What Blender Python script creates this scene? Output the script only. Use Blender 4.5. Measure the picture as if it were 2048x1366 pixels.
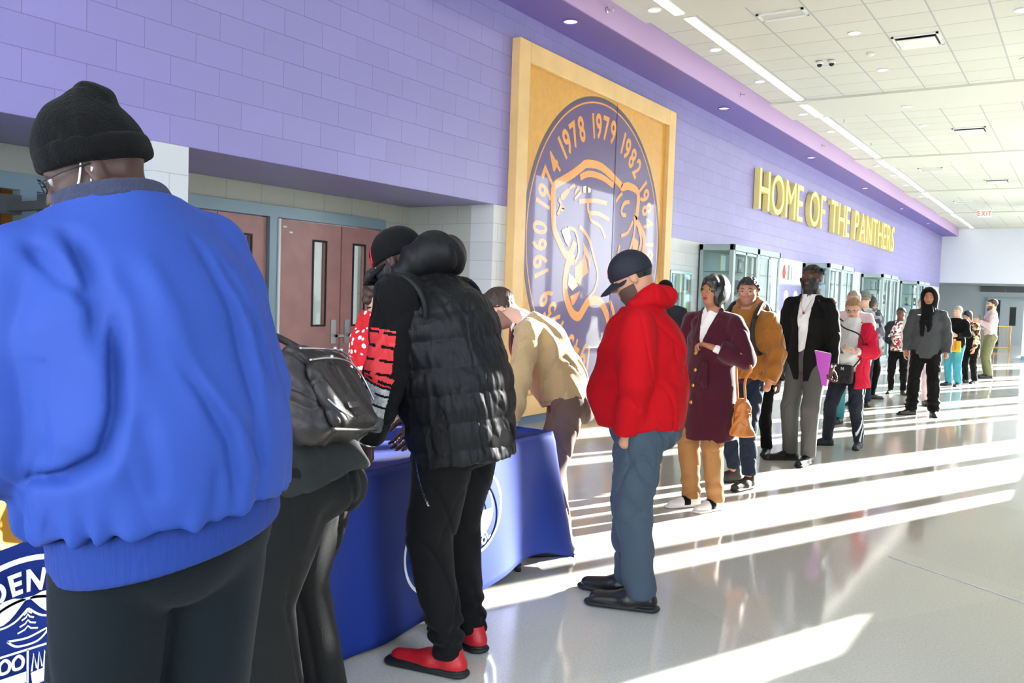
import bpy, math, random
import numpy as np
random.seed(4)
for o in list(bpy.data.objects): bpy.data.objects.remove(o)
SC = bpy.context.scene; COL = SC.collection
# ---------------------------------------------------------------- camera, light, exposure
def make_camera():
    f = 1739.2; yaw, pitch, roll = [math.radians(a) for a in (33.534, -2.978, 1.9016)]
    cy, sy, cp, sp = math.cos(yaw), math.sin(yaw), math.cos(pitch), math.sin(pitch)
    fw = np.array([-sy*cp, cy*cp, sp]); r = np.array([cy, sy, 0]); u = np.cross(r, fw)
    cr, sr = math.cos(roll), math.sin(roll); r2 = cr*r+sr*u; u2 = -sr*r+cr*u
    cam = bpy.data.cameras.new('camera'); cam.sensor_width = 36; cam.sensor_fit = 'HORIZONTAL'; cam.lens = 36*f/2048; cam.clip_start = .05; cam.clip_end = 300
    o = bpy.data.objects.new('camera', cam); COL.objects.link(o)
    from mathutils import Matrix
    o.matrix_world = Matrix([[r2[0], u2[0], -fw[0], 5.43], [r2[1], u2[1], -fw[1], 0], [r2[2], u2[2], -fw[2], 1.49], [0, 0, 0, 1]])
    SC.camera = o
make_camera()
SC.view_settings.view_transform = 'Standard'; SC.view_settings.look = 'None'; SC.view_settings.gamma = 1; SC.view_settings.exposure = 1.55
W = bpy.data.worlds.new('sky'); SC.world = W; W.use_nodes = True
_n = W.node_tree.nodes; _l = W.node_tree.links; _n.clear()
_o = _n.new('ShaderNodeOutputWorld'); _b = _n.new('ShaderNodeBackground'); _l.new(_b.outputs[0], _o.inputs[0])
_tc = _n.new('ShaderNodeTexCoord'); _sep = _n.new('ShaderNodeSeparateXYZ'); _rmp = _n.new('ShaderNodeValToRGB')
_l.new(_tc.outputs['Generated'], _sep.inputs[0]); _l.new(_sep.outputs[2], _rmp.inputs[0]); _l.new(_rmp.outputs[0], _b.inputs[0])
_rmp.color_ramp.elements[0].position = 0.0; _rmp.color_ramp.elements[0].color = (1, 1, 1, 1)
_rmp.color_ramp.elements[1].position = 0.6; _rmp.color_ramp.elements[1].color = (.66, .8, 1, 1)
_b.inputs[1].default_value = 3.6
SUN_EL = math.radians(16.2)
sl = bpy.data.lights.new('sun', 'SUN'); sl.energy = 32; sl.angle = math.radians(.6); sl.color = (1, .95, .87)
so = bpy.data.objects.new('sun', sl); COL.objects.link(so); so.location = (20, 50, 20)
from mathutils import Vector
so.rotation_euler = Vector((.38*math.cos(SUN_EL), .925*math.cos(SUN_EL), math.sin(SUN_EL))).to_track_quat('Z', 'Y').to_euler()
# ---------------------------------------------------------------- materials
def lin(c):
    return tuple((x/12.92 if x <= .04045 else ((x+.055)/1.055)**2.4) for x in [v/255 for v in c])
M = {}
def mat(name, rgb, rough=.6, metal=0., bump=None, var=None, coat=0., spec=.5, emit=None, sheen=0., coatr=.03):
    """rgb 0-255 sRGB; bump=(scale, strength[, stretch]); var=(scale, amount) slow value variation"""
    m = bpy.data.materials.new(name); m.use_nodes = True; nt = m.node_tree; b = nt.nodes['Principled BSDF']
    b.inputs['Base Color'].default_value = (*lin(rgb), 1); b.inputs['Roughness'].default_value = rough; b.inputs['Metallic'].default_value = metal
    b.inputs['Specular IOR Level'].default_value = spec; b.inputs['Coat Weight'].default_value = coat; b.inputs['Coat Roughness'].default_value = coatr
    b.inputs['Sheen Weight'].default_value = sheen
    tc = nt.nodes.new('ShaderNodeTexCoord')
    if bump:
        n = nt.nodes.new('ShaderNodeTexNoise'); n.inputs['Scale'].default_value = bump[0]; n.inputs['Detail'].default_value = 3
        mp = nt.nodes.new('ShaderNodeMapping'); nt.links.new(tc.outputs['Object'], mp.inputs[0]); nt.links.new(mp.outputs[0], n.inputs['Vector'])
        if len(bump) > 2: mp.inputs['Scale'].default_value = bump[2]
        bp = nt.nodes.new('ShaderNodeBump'); bp.inputs['Strength'].default_value = bump[1]; bp.inputs['Distance'].default_value = .01
        nt.links.new(n.outputs[0], bp.inputs['Height']); nt.links.new(bp.outputs[0], b.inputs['Normal'])
    if var:
        n = nt.nodes.new('ShaderNodeTexNoise'); n.inputs['Scale'].default_value = var[0]; n.inputs['Detail'].default_value = 4; nt.links.new(tc.outputs['Object'], n.inputs['Vector'])
        r = nt.nodes.new('ShaderNodeValToRGB'); a = var[1]; c = lin(rgb)
        r.color_ramp.elements[0].position = .35; r.color_ramp.elements[1].position = .65
        r.color_ramp.elements[0].color = (*[x*(1-a) for x in c], 1); r.color_ramp.elements[1].color = (*[min(1, x*(1+a)) for x in c], 1)
        nt.links.new(n.outputs[0], r.inputs[0]); nt.links.new(r.outputs[0], b.inputs['Base Color'])
    if emit: b.inputs['Emission Color'].default_value = (*lin(emit[:3]), 1); b.inputs['Emission Strength'].default_value = emit[3]
    M[name] = m; return m
def glass_mat(name, rgb=(235, 245, 245), rough=.02, mixf=.12):
    m = bpy.data.materials.new(name); m.use_nodes = True; nt = m.node_tree; nt.nodes.clear()
    o = nt.nodes.new('ShaderNodeOutputMaterial'); t = nt.nodes.new('ShaderNodeBsdfTransparent'); g = nt.nodes.new('ShaderNodeBsdfGlossy'); x = nt.nodes.new('ShaderNodeMixShader'); fr = nt.nodes.new('ShaderNodeMath'); lw = nt.nodes.new('ShaderNodeLayerWeight'); pw = nt.nodes.new('ShaderNodeMath')
    t.inputs[0].default_value = (*lin(rgb), 1); g.inputs['Roughness'].default_value = rough; pw.operation = 'POWER'; pw.inputs[1].default_value = 5; lw.inputs[0].default_value = .5; nt.links.new(lw.outputs['Facing'], pw.inputs[0]); fr.operation = 'MULTIPLY_ADD'; fr.inputs[1].default_value = .8; fr.inputs[2].default_value = .05; nt.links.new(pw.outputs[0], fr.inputs[0])
    nt.links.new(fr.outputs[0], x.inputs[0]); nt.links.new(t.outputs[0], x.inputs[1]); nt.links.new(g.outputs[0], x.inputs[2]); nt.links.new(x.outputs[0], o.inputs[0]); M[name] = m; return m
def block_mat(name, rgb, mortar=None, rough=.42, split=None, axis='Y'):
    """painted concrete block laid in running bond, 406 x 203 mm; axis = the horizontal direction the courses run"""
    m = bpy.data.materials.new(name); m.use_nodes = True; nt = m.node_tree; L = nt.links; b = nt.nodes['Principled BSDF']
    tc = nt.nodes.new('ShaderNodeTexCoord'); sp = nt.nodes.new('ShaderNodeSeparateXYZ'); cb = nt.nodes.new('ShaderNodeCombineXYZ'); L.new(tc.outputs['Object'], sp.inputs[0])
    ad = nt.nodes.new('ShaderNodeMath'); ad.operation = 'ADD'; ad.inputs[1].default_value = -2.76+.4064*40; L.new(sp.outputs[axis], ad.inputs[0])
    az = nt.nodes.new('ShaderNodeMath'); az.operation = 'ADD'; az.inputs[1].default_value = -2.477+.2032*40; L.new(sp.outputs['Z'], az.inputs[0])
    L.new(ad.outputs[0], cb.inputs[0]); L.new(az.outputs[0], cb.inputs[1])
    br = nt.nodes.new('ShaderNodeTexBrick'); L.new(cb.outputs[0], br.inputs['Vector']); br.offset = .5; br.offset_frequency = 2
    br.inputs['Scale'].default_value = 1; br.inputs['Brick Width'].default_value = .4064; br.inputs['Row Height'].default_value = .2032; br.inputs['Mortar Size'].default_value = .0035; br.inputs['Mortar Smooth'].default_value = .4; br.inputs['Bias'].default_value = 0
    c = lin(rgb); br.inputs['Color1'].default_value = (*[x*.965 for x in c], 1); br.inputs['Color2'].default_value = (*[min(1, x*1.035) for x in c], 1)
    mc = lin(mortar) if mortar else tuple(x*.7 for x in c); br.inputs['Mortar'].default_value = (*mc, 1)  # joints darkened by default, their shadow line put into the colour
    L.new(br.outputs['Color'], b.inputs['Base Color'])
    n = nt.nodes.new('ShaderNodeTexNoise'); n.inputs['Scale'].default_value = 60; n.inputs['Detail'].default_value = 4; L.new(tc.outputs['Object'], n.inputs['Vector'])
    mu = nt.nodes.new('ShaderNodeMath'); mu.operation = 'MULTIPLY'; mu.inputs[1].default_value = .12; L.new(n.outputs[0], mu.inputs[0])
    sb = nt.nodes.new('ShaderNodeMath'); sb.operation = 'SUBTRACT'; L.new(mu.outputs[0], sb.inputs[0]); L.new(br.outputs['Fac'], sb.inputs[1])
    bp = nt.nodes.new('ShaderNodeBump'); bp.inputs['Strength'].default_value = .5; bp.inputs['Distance'].default_value = .006; L.new(sb.outputs[0], bp.inputs['Height']); L.new(bp.outputs[0], b.inputs['Normal'])
    b.inputs['Roughness'].default_value = rough; b.inputs['Specular IOR Level'].default_value = .5; M[name] = m; return m
# ---------------------------------------------------------------- naming helpers
def tag(o, label=None, cat=None, group=None, kind=None):
    if label: o['label'] = label
    if cat: o['category'] = cat
    if group: o['group'] = group
    if kind: o['kind'] = kind
    return o
def empty(name, loc=(0, 0, 0), rz=0):
    o = bpy.data.objects.new(name, None); o.empty_display_size = .1; COL.objects.link(o); o.location = loc; o.rotation_euler = (0, 0, rz); return o
def copy_tree(o, loc=None, parent=None):
    c = o.copy(); COL.objects.link(c)
    if parent is not None: c.parent = parent
    if loc is not None: c.location = loc
    for ch in list(o.children): copy_tree(ch, None, c)
    return c
# ---------------------------------------------------------------- plain mesh helpers
class MB:
    """collects quads/polygons and links them as ONE object"""
    def __init__(s): s.v = []; s.f = []; s.mi = []
    def add(s, V, Fc, mi=0):
        o = len(s.v); s.v += [tuple(map(float, x)) for x in V]; s.f += [tuple(i+o for i in q) for q in Fc]; s.mi += [mi]*len(Fc); return s
    def box(s, x0, x1, y0, y1, z0, z1, mi=0, bev=0):
        if bev > 0:
            b = min(bev, abs(x1-x0)*.4, abs(y1-y0)*.4, abs(z1-z0)*.4); V = []; 
            for x, sx in ((x0, 1), (x1, -1)):
                for y, sy in ((y0, 1), (y1, -1)):
                    for z, sz in ((z0, 1), (z1, -1)): V += [(x, y+sy*b, z+sz*b), (x+sx*b, y, z+sz*b), (x+sx*b, y+sy*b, z)]
            import bmesh
            bm = bmesh.new(); [bm.verts.new(v) for v in V]; bmesh.ops.convex_hull(bm, input=bm.verts); bm.verts.index_update()
            s.add([v.co[:] for v in bm.verts], [[v.index for v in f.verts] for f in bm.faces], mi); bm.free(); return s
        V = [(x, y, z) for x in (x0, x1) for y in (y0, y1) for z in (z0, z1)]
        return s.add(V, [(0, 1, 3, 2), (4, 6, 7, 5), (0, 4, 5, 1), (2, 3, 7, 6), (0, 2, 6, 4), (1, 5, 7, 3)], mi)
    def obj(s, name, mats, parent=None, smooth=False):
        me = bpy.data.meshes.new(name); me.from_pydata(s.v, [], s.f)
        for m in (mats if isinstance(mats, (list, tuple)) else [mats]): me.materials.append(m)
        me.polygons.foreach_set('material_index', s.mi); me.polygons.foreach_set('use_smooth', [smooth]*len(s.f)); me.update()
        o = bpy.data.objects.new(name, me); COL.objects.link(o)
        if parent is not None: o.parent = parent
        return o
def box(name, x0, x1, y0, y1, z0, z1, m, parent=None, bev=0): return MB().box(x0, x1, y0, y1, z0, z1, 0, bev).obj(name, m, parent)
def struct(o): o['kind'] = 'structure'; return o
def uv_sphere(c, r, nu=16, nv=24):
    c = np.array(c, float); r = np.ones(3)*r
    a = np.linspace(0, math.pi, nu+1); b = np.linspace(0, 2*math.pi, nv+1)[:-1]
    V = np.stack([np.outer(np.sin(a), np.cos(b)), np.outer(np.sin(a), np.sin(b)), np.outer(np.cos(a), np.ones(nv))], -1).reshape(-1, 3)*r+c
    i, j = np.meshgrid(np.arange(nu), np.arange(nv), indexing='ij'); i = i.ravel(); j = j.ravel(); k = (j+1) % nv
    return V, np.stack([i*nv+j, (i+1)*nv+j, (i+1)*nv+k, i*nv+k], 1)
class Tubes(MB):
    def tube(s, pts, r, n=8, closed=False, mi=0, flat=None):
        P = np.array(pts, float); k = len(P); rs = np.ones(k)*r; base = len(s.v); up = None
        for i in range(k):
            d = P[min(i+1, k-1)]-P[max(i-1, 0)] if not closed else P[(i+1) % k]-P[i-1]
            d = d/(np.linalg.norm(d)+1e-9)
            if up is None: a = np.array([0, 0, 1.]) if abs(d[2]) < .9 else np.array([1., 0, 0]); up = np.cross(d, a)
            up = up-d*(up@d); up /= np.linalg.norm(up)+1e-9; v = np.cross(d, up)
            for j in range(n):
                t = 2*math.pi*j/n; s.v.append(tuple(P[i]+rs[i]*(math.cos(t)*up+math.sin(t)*v)))
        m = k if closed else k-1
        for i in range(m):
            for j in range(n):
                a = base+i*n+j; b = base+i*n+(j+1) % n; i2 = (i+1) % k; c = base+i2*n+(j+1) % n; e = base+i2*n+j; s.f.append((a, b, c, e)); s.mi.append(mi)
        if not closed: s.f += [tuple(base+j for j in range(n))[::-1], tuple(base+(k-1)*n+j for j in range(n))]; s.mi += [mi, mi]
        return s
    def obj(s, name, mats, parent=None, smooth=True): return MB.obj(s, name, mats, parent, smooth)
def catmull(pts, n=6, closed=False):
    P = [np.array(p, float) for p in pts]; out = []; k = len(P); rng = range(k if closed else k-1)
    for i in rng:
        p0 = P[(i-1) % k] if closed or i > 0 else P[0]; p1 = P[i]; p2 = P[(i+1) % k]; p3 = P[(i+2) % k] if closed or i+2 < k else P[-1]
        for j in range(n):
            t = j/n; out.append(.5*((2*p1)+(p2-p0)*t+(2*p0-5*p1+4*p2-p3)*t*t+(3*p1-p0-3*p2+p3)*t**3))
    if not closed: out.append(P[-1])
    return out
def plane_map(o, u, v, n):
    o, u, v, n = [np.array(a, float) for a in (o, u, v, n)]; return lambda a, b, c=0: o+u*a+v*b+n*c
def stroke(mb, pm, pts, w, th=.002, closed=False, smooth=True, mi=0):
    """a painted line of width w on the plane pm, slightly raised"""
    P = catmull(pts, 5, closed) if smooth else [np.array(p, float) for p in pts]; k = len(P); Vv = []; ws = w if hasattr(w, '__len__') else None
    for i in range(k):
        a = P[i-1] if closed or i > 0 else P[i]; b = P[(i+1) % k] if closed or i < k-1 else P[i]
        d = (b-a)/(np.linalg.norm(b-a)+1e-9); nn = np.array([-d[1], d[0]]); ww = (np.interp(i/(k-1), np.linspace(0, 1, len(w)), w) if ws else w)*.5
        Vv += [pm(*(P[i]+nn*ww), th), pm(*(P[i]-nn*ww), th)]
    m = k if closed else k-1
    mb.add(Vv, [(2*i, 2*i+1, 2*((i+1) % k)+1, 2*((i+1) % k)) for i in range(m)], mi)
def poly(mb, pm, pts, th=.002, mi=0):
    from mathutils.geometry import tessellate_polygon
    P = [Vector((p[0], p[1], 0)) for p in pts]; T = tessellate_polygon([P]); mb.add([pm(p[0], p[1], th) for p in pts], [tuple(t) for t in T], mi)
_G = {}
def glyph(ch, offset=0., extrude=0.):
    """flat (or extruded) mesh of one character: vertices (cap height about .7), faces, advance"""
    key = (ch, offset, extrude)
    if key in _G: return _G[key]
    cu = bpy.data.curves.new('g', 'FONT'); cu.body = ch; cu.size = 1; cu.offset = offset; cu.extrude = extrude; cu.resolution_u = 6
    o = bpy.data.objects.new('g', cu); COL.objects.link(o); dg = bpy.context.evaluated_depsgraph_get(); dg.update()
    me = bpy.data.meshes.new_from_object(o.evaluated_get(dg)); V = np.array([v.co[:] for v in me.vertices]).reshape(-1, 3); Fc = [tuple(p.vertices) for p in me.polygons]
    bpy.data.objects.remove(o); bpy.data.curves.remove(cu); bpy.data.meshes.remove(me)
    x0, x1 = (V[:, 0].min(), V[:, 0].max()) if len(V) else (0, .3)
    _G[key] = (V, Fc, x0, x1); return _G[key]
def text_line(mb, pm, s, x, y, hgt, wscale=1., gap=.12, offset=.0, th=.002, mi=0, center=True, fn=None, slant=0.):
    """characters in a row on plane pm; hgt = cap height"""
    k = hgt/.70; xs = []; cx = 0
    for ch in s:
        if ch == ' ': cx += .35; xs.append(None); continue
        V, Fc, a, b = glyph(ch, offset); xs.append((cx-a, V, Fc)); cx += (b-a)+gap
    W_ = (cx-gap)*k*wscale; ox = x-W_/2 if center else x
    for e in xs:
        if e is None: continue
        dx, V, Fc = e; P = np.stack([(V[:, 0]+dx)*k*wscale+V[:, 1]*k*slant+ox, V[:, 1]*k+y], 1)
        if fn: P = np.array([fn(*p) for p in P])
        mb.add([pm(p[0], p[1], th) for p in P], Fc, mi)
    return W_
def arc_text(mb, pm, s, cx, cy, R, ang, hgt, wscale=1., gap=.12, offset=0., inward=False, th=.002, mi=0):
    """text bent around a circle; ang = centre angle clockwise from the top; inward=True reads along the bottom"""
    def fn(x, y):
        if not inward: a = math.radians(ang)+x/R; r = R+y; return (cx+r*math.sin(a), cy+r*math.cos(a))
        a = math.radians(ang)-x/R; r = R-y; return (cx+r*math.sin(a), cy+r*math.cos(a))
    text_line(mb, pm, s, 0, -hgt/2, hgt, wscale, gap, offset, th, mi, True, fn)
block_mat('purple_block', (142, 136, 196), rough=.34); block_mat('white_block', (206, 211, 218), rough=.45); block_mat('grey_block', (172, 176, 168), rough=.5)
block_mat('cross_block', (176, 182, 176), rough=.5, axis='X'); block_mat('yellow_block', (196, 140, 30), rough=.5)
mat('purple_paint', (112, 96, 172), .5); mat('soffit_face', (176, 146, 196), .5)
mat('far_white', (214, 220, 232), .6); mat('far_grey', (150, 160, 168), .6); mat('white_paint', (226, 230, 230), .6)
mat('frame_blue', (128, 152, 166), .35, .2); mat('door_wood', (164, 118, 116), .35, bump=(6, .1, (1, 1, .15)), var=(5, .08)); mat('steel', (180, 184, 188), .28, .9)
mat('dark', (24, 24, 28), .6); mat('dark_grey', (70, 74, 80), .5); mat('oak', (228, 190, 128), .42, bump=(9, .05, (1, 1, .1)), var=(3, .06)); mat('oak_panel', (216, 160, 66), .22, var=(14, .05), coat=.45, coatr=.03)
mat('mural_purple', (72, 40, 116), .3, coat=.5, coatr=.03, var=(3, .04)); mat('mural_gold', (232, 150, 40), .3, coat=.45); mat('mural_cream', (236, 226, 180), .3, coat=.45); mat('mural_dark', (60, 44, 76), .3, coat=.45)
mat('letter_gold', (238, 222, 140), .45); mat('base_blue', (110, 136, 170), .5)
mat('case_frame', (158, 178, 180), .38, .1); mat('cloth_blue', (18, 44, 124), .75, bump=(300, .08), spec=.3); mat('print_white', (232, 240, 246), .6)
mat('light_strip', (255, 255, 250), .4, emit=(255, 252, 240, 1.6)); mat('down_glow', (255, 255, 255), .4, emit=(255, 250, 240, 1.2)); mat('vent_grey', (198, 200, 194), .5); mat('vent_dark', (40, 42, 44), .6)
mat('rail_yellow', (206, 150, 50), .4); mat('paper', (226, 214, 190), .7); mat('paper_white', (240, 240, 240), .6); mat('envelope', (214, 150, 40), .7)
mat('red_print', (190, 30, 34), .5); mat('grey_print', (120, 130, 140), .5); mat('silver', (190, 190, 192), .3, 1.); mat('gold', (212, 170, 80), .3, 1.)
glass_mat('pane'); glass_mat('window_glass', (250, 252, 255))
def floor_mat():
    m = mat('terrazzo', (176, 172, 160), .09, spec=.5); nt = m.node_tree; L = nt.links; b = nt.nodes['Principled BSDF']; tc = nt.nodes.new('ShaderNodeTexCoord')
    n = nt.nodes.new('ShaderNodeTexNoise'); n.inputs['Scale'].default_value = 90; n.inputs['Detail'].default_value = 2; L.new(tc.outputs['Object'], n.inputs['Vector'])
    r = nt.nodes.new('ShaderNodeValToRGB'); r.color_ramp.elements[0].position = .38; r.color_ramp.elements[1].position = .62
    r.color_ramp.elements[0].color = (*lin((195, 191, 177)), 1); r.color_ramp.elements[1].color = (*lin((205, 201, 187)), 1); L.new(n.outputs[0], r.inputs[0])
    ch = nt.nodes.new('ShaderNodeTexChecker'); mp = nt.nodes.new('ShaderNodeMapping'); L.new(tc.outputs['Object'], mp.inputs[0]); L.new(mp.outputs[0], ch.inputs[0]); mp.inputs['Rotation'].default_value = (0, 0, .53)
    ch.inputs['Scale'].default_value = .55; ch.inputs[1].default_value = (1, 1, 1, 1); ch.inputs[2].default_value = (.955, .955, .96, 1)
    mx = nt.nodes.new('ShaderNodeMix'); mx.data_type = 'RGBA'; mx.blend_type = 'MULTIPLY'; mx.inputs[0].default_value = 1; L.new(r.outputs[0], mx.inputs[6]); L.new(ch.outputs[0], mx.inputs[7]); L.new(mx.outputs[2], b.inputs['Base Color'])
    n2 = nt.nodes.new('ShaderNodeTexNoise'); n2.inputs['Scale'].default_value = 2.2; L.new(tc.outputs['Object'], n2.inputs['Vector']); bp = nt.nodes.new('ShaderNodeBump'); bp.inputs['Strength'].default_value = .02; bp.inputs['Distance'].default_value = .02
    L.new(n2.outputs[0], bp.inputs['Height']); L.new(bp.outputs[0], b.inputs['Normal'])
floor_mat()
def ceil_mat():
    m = mat('ceiling_tile', (206, 208, 200), .85); nt = m.node_tree; L = nt.links; b = nt.nodes['Principled BSDF']; tc = nt.nodes.new('ShaderNodeTexCoord'); mp = nt.nodes.new('ShaderNodeMapping')
    L.new(tc.outputs['Object'], mp.inputs[0]); mp.inputs['Location'].default_value = (-.63+6.1, -10.03+12.2, 0)
    br = nt.nodes.new('ShaderNodeTexBrick'); br.offset = 0; L.new(mp.outputs[0], br.inputs['Vector']); br.inputs['Scale'].default_value = 1; br.inputs['Brick Width'].default_value = .61; br.inputs['Row Height'].default_value = .61; br.inputs['Mortar Size'].default_value = .011; br.inputs['Mortar Smooth'].default_value = .1
    br.inputs['Color1'].default_value = (*lin((208, 210, 202)), 1); br.inputs['Color2'].default_value = (*lin((203, 205, 197)), 1); br.inputs['Mortar'].default_value = (*lin((170, 174, 178)), 1); L.new(br.outputs[0], b.inputs['Base Color'])
ceil_mat()
# ---------------------------------------------------------------- skeletons (local frame: +Y the way the figure faces, +X its right)
def V3(*a): return np.array(a, dtype=float)
def unit(v):
    v = np.array(v, dtype=float); return v/np.linalg.norm(v)
def rotx(a):
    c, s = math.cos(a), math.sin(a); return np.array([[1,0,0],[0,c,-s],[0,s,c]])
def roty(a):
    c, s = math.cos(a), math.sin(a); return np.array([[c,0,s],[0,1,0],[-s,0,c]])
def rotz(a):
    c, s = math.cos(a), math.sin(a); return np.array([[c,-s,0],[s,c,0],[0,0,1]])
RAD = math.radians
def skeleton(H=1.75, lean=0, bend=0, hyaw=0, hpitch=0, hroll=0, stance=.10, sw=.19, arms=None, legs=None,
             twist=0, side=0, hs=None, headfwd=0, pelfwd=0):
    """joint positions in metres; lean = whole trunk about the hips, bend = extra in the chest (degrees, forward)"""
    s = H/1.75; J = {}
    hz = .93*s; J['s'] = s; J['hs'] = hs or s
    J['pelvis'] = V3(0, pelfwd, hz)
    R1 = rotx(-RAD(lean)) @ roty(RAD(side)); R2 = rotx(-RAD(lean+bend)) @ roty(RAD(side)) @ rotz(RAD(twist))
    J['waist'] = J['pelvis'] + R1 @ V3(0, 0, .14*s)
    J['chest'] = J['waist'] + R2 @ V3(0, .0, .20*s)
    J['neck'] = J['chest'] + R2 @ V3(0, -.01*s, .19*s)
    for k, g in (('L', -1), ('R', 1)):
        J['sh'+k] = J['chest'] + R2 @ V3(g*sw*s, 0, .135*s)
    J['R1'], J['R2'] = R1, R2
    J['head'] = J['neck'] + rotx(-RAD(lean*.7+bend*.7+headfwd)) @ V3(0, .015*s, .155*s)
    J['Rh'] = rotz(RAD(hyaw)) @ rotx(-RAD(hpitch)) @ roty(RAD(hroll))
    arms = arms or {}
    for k, g in (('L', -1), ('R', 1)):
        a = arms.get(k, ((.12, -.05, -1), (.04, .12, -1)))
        up, fo = unit(V3(a[0][0]*g, *a[0][1:])), unit(V3(a[1][0]*g, *a[1][1:]))
        hd = unit(V3(a[2][0]*g, *a[2][1:])) if len(a) > 2 else fo
        pn = unit(V3(a[3][0]*g, *a[3][1:])) if len(a) > 3 else V3(-g, 0, 0)
        J['el'+k] = J['sh'+k] + up*.29*s
        J['wr'+k] = J['el'+k] + fo*.255*s
        J['hd'+k] = hd; J['pn'+k] = unit(pn - hd*(pn@hd))
        J['curl'+k] = a[4] if len(a) > 4 else 30
    legs = legs or {}
    for k, g in (('L', -1), ('R', 1)):
        l = legs.get(k, {})
        J['hip'+k] = J['pelvis'] + V3(g*.088*s, 0, -.03*s)
        foot = l.get('foot', (g*stance, 0.)); lift = l.get('z', .085*s)
        an = V3(foot[0], foot[1], lift); J['an'+k] = an
        hp = J['hip'+k]; L1 = L2 = .432*s
        d = an-hp; dl = np.linalg.norm(d)
        mid = hp + d*.5; off = math.sqrt(max(0, L1*L1 - dl*dl/4)); 
        f = unit(V3(*l.get('kdir', (g*.1, 1, 0)))); f = unit(f - d*(f@d)/dl/dl)
        J['kn'+k] = mid + f*min(off, l.get('kmax', .08))
        J['toe'+k] = unit(V3(*l.get('toe', (g*.25, 1, 0))))
    return J
# ---------------------------------------------------------------- implicit surfaces -> one smooth mesh per part
class Field:
    def __init__(s): s.it = []; s.disp = None; s.post = []; s.pad = .03
    def _bb(s, lo, hi, k): return (np.minimum(lo, hi)-k, np.maximum(lo, hi)+k)
    def cone(s, a, b, ra, rb=None, k=.02, n=None, f=1., op='u'):
        a = np.array(a, float); b = np.array(b, float); rb = ra if rb is None else rb
        def fn(P):
            p = P-a; d = b-a
            if n is not None:
                p = p + (p@n)[:, None]*n*(f-1); d = d + n*(d@n)*(f-1)
            t = np.clip(p@d/(d@d+1e-12), 0, 1); q = p-t[:, None]*d
            return np.sqrt((q*q).sum(1)) - (ra+(rb-ra)*t)
        r = max(ra, rb)/min(1, f); s.it.append((op, fn, np.minimum(a, b)-r, np.maximum(a, b)+r, k)); return s
    def ell(s, c, r, R=None, k=.02, op='u'):
        c = np.array(c, float); r = np.array(r, float)
        def fn(P):
            p = P-c
            if R is not None: p = p@R
            k0 = np.sqrt(((p/r)**2).sum(1)); k1 = np.sqrt(((p/r/r)**2).sum(1))+1e-9
            return k0*(k0-1)/k1
        m = r.max(); s.it.append((op, fn, c-m, c+m, k)); return s
    def box(s, c, hsz, R=None, rad=.01, k=.01, op='u'):
        c = np.array(c, float); hsz = np.array(hsz, float)
        def fn(P):
            p = P-c
            if R is not None: p = p@R
            q = np.abs(p)-hsz+rad
            return np.sqrt((np.maximum(q, 0)**2).sum(1)) + np.minimum(q.max(1), 0) - rad
        m = np.linalg.norm(hsz); s.it.append((op, fn, c-m, c+m, k)); return s
    def add(s, G, k=.02, op='u'):
        lo, hi = G.bounds(); s.it.append((op, G.val, lo, hi, k)); return s
    def chain(s, pts, rs, k=.02, n=None, f=1.):
        for i in range(len(pts)-1): s.cone(pts[i], pts[i+1], rs[i], rs[i+1], k, n, f)
        return s
    def cut(s, p, n, k=.004):
        """keep the side the normal points away from"""
        p = np.array(p, float); n = unit(n); s.post.append((lambda P: (P-p)@n, k)); return s
    def cutfn(s, fn, k=.004): s.post.append((fn, k)); return s
    def base(s, P):
        d = np.full(len(P), 9., dtype=float)
        for op, fn, lo, hi, k in s.it:
            m = ((P > lo-k-s.pad) & (P < hi+k+s.pad)).all(1)
            if not m.any(): continue
            e = fn(P[m]); q = d[m]
            if op == 'u':
                h = np.maximum(k-np.abs(q-e), 0)/max(k, 1e-6); d[m] = np.minimum(q, e)-h*h*k*.25
            else:
                e = -e; h = np.maximum(k-np.abs(q-e), 0)/max(k, 1e-6); d[m] = np.maximum(q, e)+h*h*k*.25
        return d
    def val(s, P):
        d = s.base(P)
        if s.disp is not None: 
            m = np.abs(d) < .1
            if m.any(): d[m] = d[m]-s.disp(P[m])
        for fn, k in s.post:
            e = fn(P); h = np.maximum(k-np.abs(d-e), 0)/k; d = np.maximum(d, e)+h*h*k*.25
        return d
    def bounds(s):
        lo = np.min([i[2] for i in s.it if i[0] == 'u'], axis=0); hi = np.max([i[3] for i in s.it if i[0] == 'u'], axis=0)
        return lo, hi
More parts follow.
